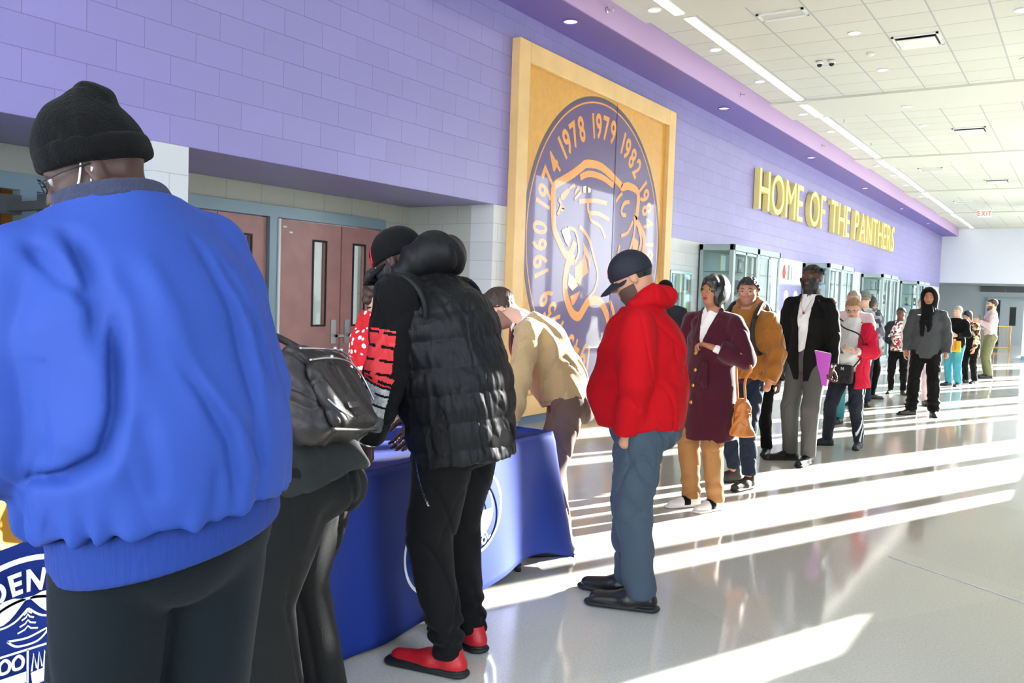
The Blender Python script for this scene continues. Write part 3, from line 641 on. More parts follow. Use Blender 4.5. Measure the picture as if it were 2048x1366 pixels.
# vents
def vent(x0, x1, y0, y1, gap, lab):
    t = empty('ceiling_vent', ((x0+x1)/2, (y0+y1)/2, ZC)); a, b = (x1-x0)/2, (y1-y0)/2
    m = MB(); m.box(-a, a, -b, -b+.03, -.02, 0); m.box(-a, a, b-.03, b, -.02, 0); m.box(-a, -a+.03, -b, b, -.02, 0); m.box(a-.03, a, -b, b, -.02, 0); m.obj('frame', M['white_paint'], t)
    box('slot', -a+.03, a-.03, -b+.03, b-.03, -.006, -.002, M['vent_dark'] if gap else M['vent_grey'], t)
    if gap: box('face_plate', -a+.05, a-.05, -b+.09, b-.03, -.04, -.03, M['white_paint'], t)
    tag(t, lab, 'vent'); return t
vent(1.88, 2.44, 10.42, 10.70, False, 'flat grey rectangular ceiling grille nearest the camera')
vent(3.10, 3.65, 12.08, 12.64, True, 'square white ceiling diffuser with a black slot, nearest of these')
vent(3.02, 3.60, 18.6, 19.15, True, 'square white ceiling diffuser in the second tiled bay')
vent(1.68, 2.24, 23.5, 24.0, False, 'flat ceiling grille over the far end, left one')
vent(2.89, 3.46, 26.1, 26.7, True, 'square white ceiling diffuser in the third tiled bay')
vent(1.6, 2.2, 30.9, 31.4, False, 'flat ceiling grille nearest the far wall')
for i, (x, y) in enumerate([(2.03, 12.8), (2.19, 12.82)]):
    t = empty('dome_camera', (x, y, ZC)); V, Q = uv_sphere((0, 0, -.03), (.052, .052, .03)); np_mesh('camera_base', V, Q, M['white_paint'], None, t)
    V, Q = uv_sphere((0, 0, -.055), (.036, .036, .034)); np_mesh('dome', V, Q, M['dark'], None, t); tag(t, 'small white ceiling security camera with a black dome, %s of the two' % ('left' if i == 0 else 'right'), 'security camera', 'ceiling cameras')
t = empty('smoke_detector', (2.73, 12.7, ZC)); V, Q = uv_sphere((0, 0, -.015), (.055, .055, .03)); np_mesh('detector_body', V, Q, M['white_paint'], None, t); tag(t, 'round white smoke detector on a ceiling tile right of the cameras', 'smoke detector')
for i, (x, y) in enumerate([(1.42, 16.96), (1.38, 19.56), (.66, 9.0), (.66, 13.6), (.66, 18.6)]):
    t = empty('sprinkler_head', (x, y, ZC if x > 1 else 4.80)); b = Tubes()
    if x > 1: b.tube([(0, 0, 0), (0, 0, -.05)], .008); b.tube([(0, 0, -.05), (0, 0, -.054)], .022, 12)
    else: b.tube([(-.04, 0, 0), (.04, 0, 0)], .009); b.tube([(.036, 0, 0), (.042, 0, 0)], .026, 12); b.tube([(-.036, 0, 0), (-.030, 0, 0)], .035, 14)
    b.obj('sprinkler_body', M['silver'], t); tag(t, ['ceiling sprinkler head nearer the camera in the second bay', 'ceiling sprinkler head farther along the second bay', 'nearest sidewall sprinkler on the soffit face', 'middle sidewall sprinkler on the soffit face', 'farthest sidewall sprinkler on the soffit face'][i], 'sprinkler')
# exit sign
t = empty('exit_sign', (2.45, 31.5, 4.62)); box('sign_body', -.19, .19, -.03, .03, -.12, .12, M['paper_white'], t, .01); b = MB(); text_line(b, plane_map((0, -.034, 0), (1, 0, 0), (0, 0, 1), (0, -1, 0)), 'EXIT', 0, -.075, .15, .75, .14, .02)
b.obj('exit_lettering', mat('exit_red', (230, 60, 50), .5, emit=(240, 60, 40, 1.2)), t); Tb = Tubes(); Tb.tube([(0, 0, .12), (0, 0, .35)], .012); Tb.tube([(-.3, 0, .11), (.3, 0, .11)], .02); Tb.obj('mount', M['white_paint'], t); tag(t, 'white sign with red EXIT lettering hanging from the far ceiling', 'exit sign')
# ---------------------------------------------------------------- the glazed right wall (sun comes through it)
gw = MB(); op = []
for s in (11.9, 18.85, 25.55, 32.3): op += [(s, s+.5), (s+.95, s+2.5), (s+2.98, s+4.35)]
op = [(-3.4, -2.0), (.9, 1.9), (8.70, 9.32)] + op  # first two openings are added to brighten the camera end
yprev = YB
segs = []
for a, b in op:
    gapw = a-yprev
    if gapw > 1.: segs.append((yprev, a+.36 if False else a, 'pier'))
    else: segs.append((yprev, a, 'mull'))
    yprev = b
segs.append((yprev, YF, 'pier'))
for a, b, kd in segs:
    if kd == 'pier' and 9 < a < 10:   # small high opening added here to throw a sun streak on a leg
        gw.box(XR, XR+.15, a+.36, 9.9, 0, ZC); gw.box(XR, XR+.15, 10.42, b, 0, ZC); gw.box(XR, XR+.15, 9.9, 10.42, 0, 2.75); gw.box(XR, XR+.15, 9.9, 10.42, 3.6, ZC)
    elif kd == 'pier': gw.box(XR, XR+.15, a+.36 if a > YB else a, b, 0, ZC)
    else: gw.box(XR, XR+.15, a+.36, b, 0, ZC)
gw.box(XR, XR+.15, YB, YF, 0, .08); gw.box(XR, XR+.15, YB, YF, .97, 1.25); gw.box(XR, XR+.15, YB, YF, 4.62, ZC+.1)
gw.box(XR, XR+.15, 8.2, 9.8, 1.2, 1.53); struct(gw.obj('wall_right', mat('mullion', (150, 158, 164), .45)))  # first box is an added rail that shortens the near sun patch
struct(box('window_1', XR+.07, XR+.08, YB, YF, .08, 4.62, M['window_glass']))
# unseen block added outside to keep the low sun off the near windows
struct(box('wall_sun_blocker', 12, 14.5, 4.0, 20.8, -.15, 11, mat('pale_render', (214, 206, 190), .9)))
# back wall behind the camera: windows with white piers
bw = MB()
for a, b in ((-1.6, 0.0), (2.0, 2.2), (4.3, 4.5), (6.4, 6.6)): bw.box(a, b, YB-.15, YB, 0, ZC)
bw.box(-1.6, XR, YB-.15, YB, 0, .5); bw.box(-1.6, XR, YB-.15, YB, 4.6, ZC); bw.box(-1.6, XR, YB-.15, YB, 2.3, 2.45)
struct(bw.obj('wall_back', M['far_white'])); struct(box('window_2', 0, 6.4, YB-.08, YB-.07, .5, 4.6, M['window_glass']))
for nm, loc, rot, sx, sy in (('daylight_portal_side', (XR+.2, 18.5, 2.4), (0, math.pi/2, 0), 4.6, 45), ('daylight_portal_back', (3.3, YB-.2, 2.4), (-math.pi/2, 0, 0), 6.4, 4.2)):
    l = bpy.data.lights.new(nm, 'AREA'); l.shape = 'RECTANGLE'; l.size = sx; l.size_y = sy; l.cycles.is_portal = True; o = bpy.data.objects.new(nm, l); COL.objects.link(o); o.location = loc; o.rotation_euler = rot
# ---------------------------------------------------------------- far end
fw_ = MB(); fw_.box(-.5, XR, YF, YF+.3, 2.68, 5.3); struct(fw_.obj('wall_far', M['far_white']))
struct(box('wall_far_corridor', -.8, 7, 46, 46.2, 0, 3.0, M['far_grey'])); struct(box('ceiling_far_corridor', -.8, 7, YF+.3, 46, 2.7, 2.8, M['far_grey'])); struct(box('wall_far_corridor_left', -1.0, -.8, YF, 46.2, 0, 3, M['far_grey']))
fd = MB(); fd.box(1.35, 3.2, 45.9, 46, 2.05, 2.15); fd.box(1.35, 1.43, 45.9, 46, 0, 2.1); fd.box(1.95, 2.02, 45.9, 46, 0, 2.05); fd.box(3.1, 3.2, 45.9, 46, 0, 2.05); dd = struct(fd.obj('door_3', M['frame_blue']))
box('door_leaf', 1.43, 1.95, 45.94, 45.99, 0, 2.05, M['dark'], dd); box('door_leaf', 2.02, 3.1, 45.94, 45.99, 0, 2.05, M['far_grey'], dd); box('door_glass', 2.35, 2.6, 45.925, 45.94, .9, 1.75, M['dark'], dd)  # first, dark leaf is a sheet painting the shade of an open doorway
tw = MB(); tw.box(1.1, 2.1, 45.93, 45.99, 2.42, 2.68); tw.box(2.15, 3.2, 45.93, 45.99, 2.42, 2.68); struct(tw.obj('window_3', M['dark_grey']))
# railing
rl = empty('guard_railing', (2.35, 38.6, 0)); b = Tubes()
for z in (.95, .12): b = Tubes(); b.tube([(-.9, 0, z), (.55, 0, z)], .025); b.obj('rail', M['rail_yellow'], rl)

for x in (-.9, -.15, .55): b = Tubes(); b.tube([(x, 0, 0), (x, 0, .97)], .028); b.obj('post', M['rail_yellow'], rl)
b = Tubes(); [b.tube([(x, 0, .12), (x, 0, .95)], .01, 6) for x in np.arange(-.8, .5, .14)]; b.obj('balusters', M['rail_yellow'], rl); tag(rl, 'low yellow metal railing at the far end of the hall', 'railing')
# columns at the right edge of the view
c1 = struct(box('trim_4', 3.66, 4.4, 32.1, 32.8, 0, ZC, M['far_white'])); c2 = struct(box('trim_5', 4.12, 4.8, 26.5, 27.1, 0, ZC, M['white_paint']))
struct(box('trim_6', 3.65, 4.41, 32.09, 32.1, 0, .12, M['base_blue'])); struct(box('trim_7', 4.11, 4.81, 26.49, 26.5, 0, .12, M['base_blue']))
t = empty('wall_clock', (3.86, 32.08, 3.56)); b = Tubes(); a = np.linspace(0, 2*math.pi, 33)[:-1]; b.tube([(.17*math.cos(q), -.01, .17*math.sin(q)) for q in a], .014, 6, True); b.obj('rim', M['dark_grey'], t)
b = MB(); b.add([(.165*math.cos(q), -.012, .165*math.sin(q)) for q in a], [tuple(range(32))]); b.obj('dial', M['paper_white'], t); b = MB(); b.box(-.004, .004, -.02, -.016, 0, .10); b.box(-.06, 0, -.02, -.016, -.004, .004); b.obj('hands', M['dark'], t); tag(t, 'round white wall clock at the far right', 'clock')
# floor joint
jt = MB(); d = unit(V3(.66, -.39, 0)); n_ = V3(d[1], -d[0], 0)*.009; A0, B0 = V3(4.5, 5.59, .0015), V3(5.9, 4.76, .0015); jt.add([A0-n_, B0-n_, B0+n_, A0+n_], [(0, 1, 2, 3)]); struct(jt.obj('trim_8', M['paper_white']))
EMB = {'gold': [(0.13, [(9.563, 3.129), (9.341, 3.013), (9.104, 2.905), (8.917, 2.816), (8.892, 2.695), (8.909, 2.503), (8.944, 2.311), (9.07, 2.168), (9.225, 2.027), (9.346, 2.03), (9.416, 2.124), (9.448, 2.194)]), (0.13, [(9.563, 3.129), (9.7, 3.187), (10.094, 3.197), (10.608, 3.049), (10.694, 3.011), (10.887, 3.052), (11.182, 2.994), (11.18, 2.7), (11.127, 2.639), (11.286, 2.53), (11.451, 2.388), (11.446, 2.179), (11.374, 2.044)]), (0.15, [(9.465, 1.969), (9.321, 1.939), (9.253, 1.756), (9.27, 1.533), (9.43, 1.32), (9.611, 1.263), (9.737, 1.356), (9.884, 1.463), (10.187, 1.45), (10.383, 1.286), (10.477, 1.114), (10.569, 0.989), (10.67, 1.074)]), (0.09, [(10.447, 1.471), (10.566, 1.336), (10.627, 1.137)]), (0.1, [(9.526, 2.993), (9.758, 3.069), (10.105, 3.069), (10.433, 3.003)]), (0.07, [(9.512, 2.693), (9.737, 2.727), (9.98, 2.753), (10.26, 2.75)]), (0.07, [(9.746, 2.723), (9.786, 2.589), (10.042, 2.595), (10.346, 2.542)]), (0.06, [(9.806, 2.579), (9.852, 2.491), (10.107, 2.431), (10.251, 2.294)]), (0.07, [(9.549, 2.388), (9.696, 2.327), (9.834, 2.222), (9.964, 2.019)]), (0.06, [(9.964, 2.019), (10.081, 1.811), (10.021, 1.619), (9.857, 1.498)]), (0.07, [(10.934, 2.84), (10.778, 2.81), (10.698, 2.715), (10.726, 2.651), (10.838, 2.652)]), (0.06, [(10.521, 2.802), (10.596, 2.869), (10.7, 2.935)]), (0.06, [(11.061, 2.587), (10.967, 2.478), (10.888, 2.409), (10.713, 2.358)]), (0.07, [(11.13, 2.606), (11.103, 2.387), (10.944, 2.098)]), (0.07, [(11.246, 2.501), (11.347, 2.328), (11.237, 2.089)]), (0.06, [(10.68, 2.232), (10.613, 2.054), (10.561, 2.027)]), (0.06, [(9.264, 2.348), (9.438, 2.329), (9.531, 2.2), (9.56, 2.065), (9.468, 1.924)]), (0.05, [(9.396, 2.887), (9.265, 2.826)]), (0.05, [(9.489, 2.876), (9.404, 2.776)]), (0.05, [(9.562, 2.828), (9.4, 2.708)]), (0.06, [(9.013, 2.669), (9.082, 2.607), (9.005, 2.479)]), (0.05, [(9.097, 2.587), (9.15, 2.57), (9.074, 2.541)])], 'goldfill': [[(9.086, 2.739), (9.199, 2.807), (9.329, 2.867), (9.248, 2.757), (9.143, 2.669), (9.065, 2.671)], [(9.657, 2.209), (9.774, 2.125), (9.882, 1.991), (9.864, 1.85), (9.804, 1.987), (9.691, 2.073)], [(9.471, 1.878), (9.651, 1.979), (9.701, 2.074), (9.779, 1.939), (9.817, 1.824), (9.669, 1.749), (9.629, 1.644), (9.484, 1.715)], [(9.384, 1.512), (9.634, 1.586), (9.557, 1.481), (9.47, 1.4), (9.437, 1.411)], [(11.092, 2.387), (11.263, 2.322), (11.233, 2.14), (11.076, 2.054)]], 'cream': [[(9.104, 2.302), (9.202, 2.343), (9.291, 2.351), (9.345, 2.232), (9.294, 2.116), (9.215, 2.167)], [(9.318, 1.793), (9.434, 1.763), (9.568, 1.649), (9.425, 1.581), (9.315, 1.646)], [(9.605, 2.89), (9.684, 2.909), (9.681, 2.821), (9.61, 2.818)], [(9.723, 2.904), (9.811, 2.887), (9.8, 2.84), (9.729, 2.827)]]}
# ---------------------------------------------------------------- wall sign letters
def home_letters():
    s = 'HOME OF THE PANTHERS'; hgt = .78; z0 = 3.30; y0, y1 = 16.28, 29.78; wid = []; 
    for ch in s: wid.append(None if ch == ' ' else glyph(ch, .0, .0))
    raw = sum((.38 if w is None else (w[3]-w[2])+.11) for w in wid)-.11; k = (y1-y0)/raw; kh = hgt/.70; cx = 0; names = s.split(); wi = 0; ci = 0
    for ch, w in zip(s, wid):
        if w is None: cx += .38*k; wi += 1; ci = 0; continue
        V, Fc, a, b = glyph(ch, .0, .06); me = [(.052+v[2]*.9, (v[0]-a)*k, v[1]*kh) for v in V]
        m = MB(); m.add(me, Fc); o = m.obj('wall_letter', M['letter_gold']); o.location = (.01, y0+cx, z0); ci += 1
        word = names[wi]; same = [i for i, c in enumerate(word) if c == ch]; which = '' if len(same) == 1 else (' first' if same[0] == ci-1 else ' second')
        tag(o, 'raised gold letter %s in the word %s on the purple wall' % (ch, word), 'letter', 'gold wall letters'); cx += (b-a+.11)*k
home_letters()
# ---------------------------------------------------------------- framed mural
def mural():
    r = empty('framed_mural', (0, 10.15, 0)); Y0, Y1, Z0, Z1 = -2.15, 2.13, .12, 4.31; w = .225
    f = MB(); f.box(0, .11, Y0, Y0+w, Z0, Z1, 0, .006); f.box(0, .11, Y1-w, Y1, Z0, Z1, 0, .006); f.box(0, .11, Y0+w-.001, Y1-w+.001, Z1-w, Z1, 0, .006); f.box(0, .11, Y0+w-.001, Y1-w+.001, Z0, Z0+w+.01, 0, .006); f.obj('frame', M['oak'], r)
    p = box('wood_panel', 0, .05, Y0+w, Y1-w, Z0+w, Z1-w, M['oak_panel'], r)
    pm = plane_map((.05, 0, 0), (0, 1, 0), (0, 0, 1), (1, 0, 0)); cy, cz, R = -.03, 2.215, 1.86
    def ring(r0, r1, th, m, name):
        b = MB(); a = np.linspace(0, 2*math.pi, 129)[:-1]; V = [pm(cy+q*math.cos(t), cz+q*math.sin(t), th) for t in a for q in (r0, r1)]; n = 128
        b.add(V, [(2*i, 2*((i+1) % n), 2*((i+1) % n)+1, 2*i+1)[::-1] for i in range(n)]); return b.obj(name, m, r)
    b = MB(); a = np.linspace(0, 2*math.pi, 129)[:-1]; b.add([pm(cy+R*math.cos(t), cz+R*math.sin(t), .0010) for t in a], [tuple(range(128))]); b.obj('purple_disc', M['mural_purple'], r)
    ring(R-.045, R, .002, M['mural_dark'], 'dark_ring'); ring(R-.085, R-.065, .002, M['mural_gold'], 'gold_ring')
    for s, ang in (('1979', 0), ('1982', 33), ('1984', 65.5), ('1989', 98), ('1978', -33), ('1974', -64.5), ('1960', -96), ('1959', -128), ('1945', -161), ('0', 166)):
        b = MB(); arc_text(b, pm, s, cy, cz, 1.50, ang, .30, .72, .15, .027, th=.002); b.obj('year_lettering', M['mural_gold'], r)
    # cat-head outline emblem; points are wall coordinates in metres, traced as painted lines
    E = MB(); Tm = MB(); K = EMB
    for i, (w_, pts) in enumerate(K['gold']): stroke(E, pm, [(y-10.15, z) for y, z in pts], w_*.8, .0030+.00012*i)
    for i, pts in enumerate(K['goldfill']): poly(E, pm, [(y-10.15, z) for y, z in pts], .0022+.0001*i)
    for i, pts in enumerate(K['cream']): Tm = MB(); poly(Tm, pm, [(y-10.15, z) for y, z in pts], .0064+.0002*i); Tm.obj('emblem_tooth' if i < 2 else 'emblem_eye', M['mural_cream'], r)
    E.obj('emblem_outline', M['mural_gold'], r)
    sm = MB(); sm.box(.0545, .0575, .31, .318, Z0+w, Z1-w); sm.obj('panel_seam', M['mural_dark'], r)
    tag(r, 'huge light oak framed mural with a purple circle, gold years and a roaring cat head', 'mural')
mural()
# ---------------------------------------------------------------- glazed display cases standing against the wall
def display_case(y0, y1, label, seed):
    rnd = random.Random(seed); r = empty('display_case', (0, y0, 0)); L = y1-y0; D_ = .6; Zt = 2.45; w = .07
    b = MB(); b.box(.01, D_, 0, L, Zt-.10, Zt, 0, .004); b.box(.01, D_, 0, L, .06, .16, 0, .004); b.box(.01, D_, 0, L, .78, .84, 0, .004)
    for x in (.01, D_-w):
        for y in (0, L-w): b.box(x, x+w, y, y+w, .06, Zt, 0, .004)
    b.box(D_-w, D_, L/2-.06, L/2+.06, .06, Zt); b.box(.02, D_-.02, .02, L-.02, .0, .06); b.box(.01, .03, 0, L, .06, Zt); b.obj('case_frame', M['case_frame'], r)
    for i, (a, c) in enumerate(((w, L/2-.06), (L/2+.06, L-w))):
        d = MB(); m_ = (a+c)/2; d.box(D_-.03, D_-.005, a, a+.04, .86, Zt-.11); d.box(D_-.03, D_-.005, c-.04, c, .86, Zt-.11); d.box(D_-.03, D_-.005, m_-.03, m_+.03, .86, Zt-.11); d.box(D_-.03, D_-.005, a, c, .86, .90); d.box(D_-.03, D_-.005, a, c, Zt-.15, Zt-.11); dd = d.obj('glass_door', M['case_frame'], r)
        box('door_pane', D_-.02, D_-.014, a+.03, c-.03, .88, Zt-.13, M['pane'], dd)
        box('lower_pane', D_-.02, D_-.014, a, c, .16, .78, M['pane'], r)
    box('side_pane', .05, D_-.06, .018, .024, .86, Zt-.12, M['pane'], r)
    for z in (1.24, 1.62, 2.0): box('shelf', .04, D_-.05, .05, L-.05, z, z+.012, M['pane'], r)
    return r
def case_items(y0, y1, seed):
    rnd = random.Random(seed); n = ['nearest', 'second', 'third', 'farthest'][seed]; i = 0
    for z in (.842, 1.253, 1.633, 2.013):
        for y in np.arange(y0+.35, y1-.3, .62):
            x = rnd.uniform(.2, .38); k = rnd.choice('tpb'); t = None; yy = y+rnd.uniform(-.08, .08); pos = '%s shelf of the %s display case' % ({.842: 'bottom', 1.253: 'second', 1.633: 'third', 2.013: 'top'}[z], n)
            if k == 't' and z < 2:
                t = empty('trophy', (x, yy, z)); b = Tubes(); b.box(-.05, .05, -.05, .05, 0, .05); MB.obj(b, 'trophy_base', M['dark'], t)
                prof = [(.012, .05), (.012, .12), (.045, .16), (.055, .22), (.058, .26)]; b = Tubes(); b.tube([(0, 0, q[1]) for q in prof], [q[0] for q in prof], 14); b.obj('cup', M['gold'], t)
                for g in (-1, 1): hb = Tubes(); hb.tube([(0, g*.05, .17), (0, g*.085, .19), (0, g*.085, .23), (0, g*.055, .24)], .006, 6); hb.obj('handle', M['gold'], t)
                tag(t, 'gold trophy cup with two handles on the '+pos, 'trophy', 'trophies in the display cases')
            elif k == 'p':
                t = empty('framed_photo', (x, yy, z)); box('photo_frame', -.012, .006, -.12, .12, 0, .28, M['oak'], t, .003); box('photo_print', .006, .009, -.10, .10, .02, .26, M['print_white'] if rnd.random() < .6 else M['mural_purple'], t)
                tag(t, 'upright framed picture on the '+pos, 'picture frame', 'framed pictures in the display cases')
            else:
                t = empty('plaque', (x, yy, z)); box('board', -.015, 0, -.09, .09, 0, .24, M['door_wood'], t, .004); box('plate', .0, .004, -.05, .05, .08, .18, M['silver'], t); tag(t, 'wooden award plaque on the '+pos, 'plaque', 'plaques in the display cases')
display_case(13.66, 16.2, 'a', 0)['label'] = 'grey glass-fronted display case nearest the framed mural'
cs = [o for o in COL.objects if o.name.startswith('display_case')]
display_case(19.85, 22.25, 'b', 1)['label'] = 'second grey glass display case, behind the head of the person in the black blazer'
display_case(25.82, 28.1, 'c', 2)['label'] = 'third grey glass display case along the wall, left of the hooded person'
display_case(31.84, 34.2, 'd', 3)['label'] = 'farthest grey glass display case, partly behind the hooded person'
for o in [o for o in COL.objects if o.name.startswith('display_case')]: o['category'] = 'display case'; o['group'] = 'display cases along the wall'
for i, (a, b_) in enumerate(((13.66, 16.2), (19.85, 22.25), (25.82, 28.1), (31.84, 34.2))): case_items(a, b_, i)
# wall displays between the cases
pmw = lambda y, z: plane_map((.03, y, z), (0, 1, 0), (0, 0, 1), (1, 0, 0))
t = empty('poster', (.002, 18.0, 1.95)); box('poster_board', .0, .03, 0, 1.75, 0, .48, M['paper_white'], t)
b = MB(); poly(b, pmw(.3, .1), [(0, 0), (.16, 0), (.2, .12), (.13, .3), (.02, .26), (-.04, .12)]); b.obj('red_figure', M['red_print'], t); b = MB(); poly(b, pmw(.62, .08), [(0, 0), (.14, 0), (.15, .3), (.03, .33)]); b.obj('grey_figure', M['grey_print'], t); b = MB(); poly(b, pmw(.9, .08), [(0, 0), (.07, 0), (.07, .3), (0, .28)]); b.obj('brown_figure', M['door_wood'], t)
tag(t, 'white poster with red and grey figures on the wall left of the black blazer', 'poster')
t = empty('banner_board', (.002, 17.6, .95)); box('board', .0, .03, 0, 2.15, 0, .97, M['purple_block'], t)
b = MB()
for i in range(3):
    for j in range(2): poly(b, pmw(.15+.7*i+.2*j, .5-.42*j), [(0, 0), (.3, 0), (.3, .3), (.22, .36), (.08, .36), (0, .3)])
b.obj('paper_jerseys', M['paper_white'], t); tag(t, 'purple wall board with white cut-out jersey shapes below the poster', 'display board')
t = empty('poster', (.002, 22.5, 1.5)); box('poster_board', .0, .03, 0, 1.2, 0, .9, M['paper_white'], t); tag(t, 'plain white poster between the second and third display cases', 'poster')
t = empty('picture_display', (.002, 12.48, 1.1)); b = MB(); b.box(0, .04, 0, .04, 0, .87); b.box(0, .04, .83, .87, 0, .87); b.box(0, .04, .04, .83, .83, .87); b.box(0, .04, .04, .83, 0, .04); b.obj('frame', M['steel'], t); box('backing', 0, .01, .04, .83, .04, .83, M['paper'], t)
b = MB(); [b.box(.011, .014, .08+.25*i, .27+.25*i, .08+.25*j, .29+.25*j) for i in range(3) for j in range(3) if (i+j) % 2 == 0]; b.obj('photo_prints', M['grey_print'], t); box('picture_glass', .03, .034, .04, .83, .04, .83, M['pane'], t); tag(t, 'small steel framed picture display on the white wall just right of the mural', 'picture display')
# ---------------------------------------------------------------- folding tables under blue cloths
def table_with_cloth(x0, x1, y0, y1, z, labt, labc, hemfn, grp):
    t = empty('folding_table', ((x0+x1)/2, (y0+y1)/2, 0)); a, c = (x1-x0)/2, (y1-y0)/2
    box('tabletop', -a+.01, a-.01, -c+.01, c-.01, z-.04, z-.012, M['paper_white'], t, .006)
    for sx in (-1, 1):
        for sy in (-1, 1): b = Tubes(); b.tube([(sx*(a-.08), sy*(c-.2), .03), (sx*(a-.08), sy*(c-.2), z-.04)], .014, 10, mi=0); L = b.obj('leg', M['steel'], t); f = Tubes(); f.tube([(sx*(a-.08), sy*(c-.2), 0), (sx*(a-.08), sy*(c-.2), .04)], .018, 10); f.obj('foot_cap', M['dark'], L)
    tag(t, labt, 'table', grp)
    # cloth: top and the four hanging sides as one sheet with rounded edges
    n = 44; per = []
    def prm(u):  # rounded rectangle perimeter 0..1
        Lx, Ly = x1-x0, y1-y0; P = 2*(Lx+Ly); d = u*P
        for (px_, py_, dx, dy, l) in ((x1, y0, 0, 1, Ly), (x1, y1, -1, 0, Lx), (x0, y1, 0, -1, Ly), (x0, y0, 1, 0, Lx)):
            if d <= l: return px_+dx*d, py_+dy*d, (dy, -dx), d/l
            d -= l
        return x1, y0, (1, 0), 0
    N = 240; V = []; rows = 26
    for i in range(N):
        x, y, nn, s_ = prm(i/N); hz = hemfn(x, y, nn)
        for j in range(rows):
            t_ = j/(rows-1); cr = .25+.75*t_; edge = min(s_, 1-s_); corner = math.exp(-(edge*(y1-y0 if abs(nn[0]) > .5 else x1-x0)/.10)**2)
            wave = (.012*math.sin(i*.26+2*math.sin(i*.07))+.008*math.sin(i*.11+1))*t_*1.3
            out = .006+wave+(.13 if corner > .02 else 0)*corner*t_**1.2+.02*t_; zz = z-(z-hz)*t_**1.05
            cxm, cym = (x0+x1)/2, (y0+y1)/2; dn = np.array([nn[0], nn[1]])
            if corner > .02: dv = np.array([x-cxm, y-cym]); dg = np.array([np.sign(dv[0]), np.sign(dv[1])])*.7; dn = dn*(1-corner*.6)+dg*corner*.6
            rr = .010*max(0, 1-t_*12); V.append((x+dn[0]*(out)-nn[0]*rr, y+dn[1]*out-nn[1]*rr, zz))
    F_ = [(i*rows+j, i*rows+j+1, ((i+1) % N)*rows+j+1, ((i+1) % N)*rows+j) for i in range(N) for j in range(rows-1)]
    F_.append(tuple(i*rows for i in range(N))[::-1])
    b = MB(); b.add(V, [f[::-1] for f in F_]); cl = b.obj('tablecloth', M['cloth_blue'], None, True)
    md = cl.modifiers.new('thick', 'SOLIDIFY'); md.thickness = .003; md.offset = 1; tag(cl, labc, 'tablecloth', 'blue tablecloths'); return cl
def hem2(x, y, nn):
    if nn[0] > .5: return float(np.interp(y, [2.2, 2.6, 3.2, 3.7, 4.0, 4.12], [.012, .012, .012, .10, .11, .05]))
    return .06
cl2 = table_with_cloth(2.24, 3.0, 2.24, 4.12, .752, 'white folding table under the sunlit blue cloth beside the mural', 'royal blue tablecloth on the table the beige-sweatered person leans on', hem2, 'folding tables')
cl1 = table_with_cloth(2.17, 2.93, .10, 1.98, .84, 'folding table under the dark blue cloth at the left edge', 'dark blue tablecloth with a white county seal at the lower left', lambda x, y, nn: .02, 'folding tables')
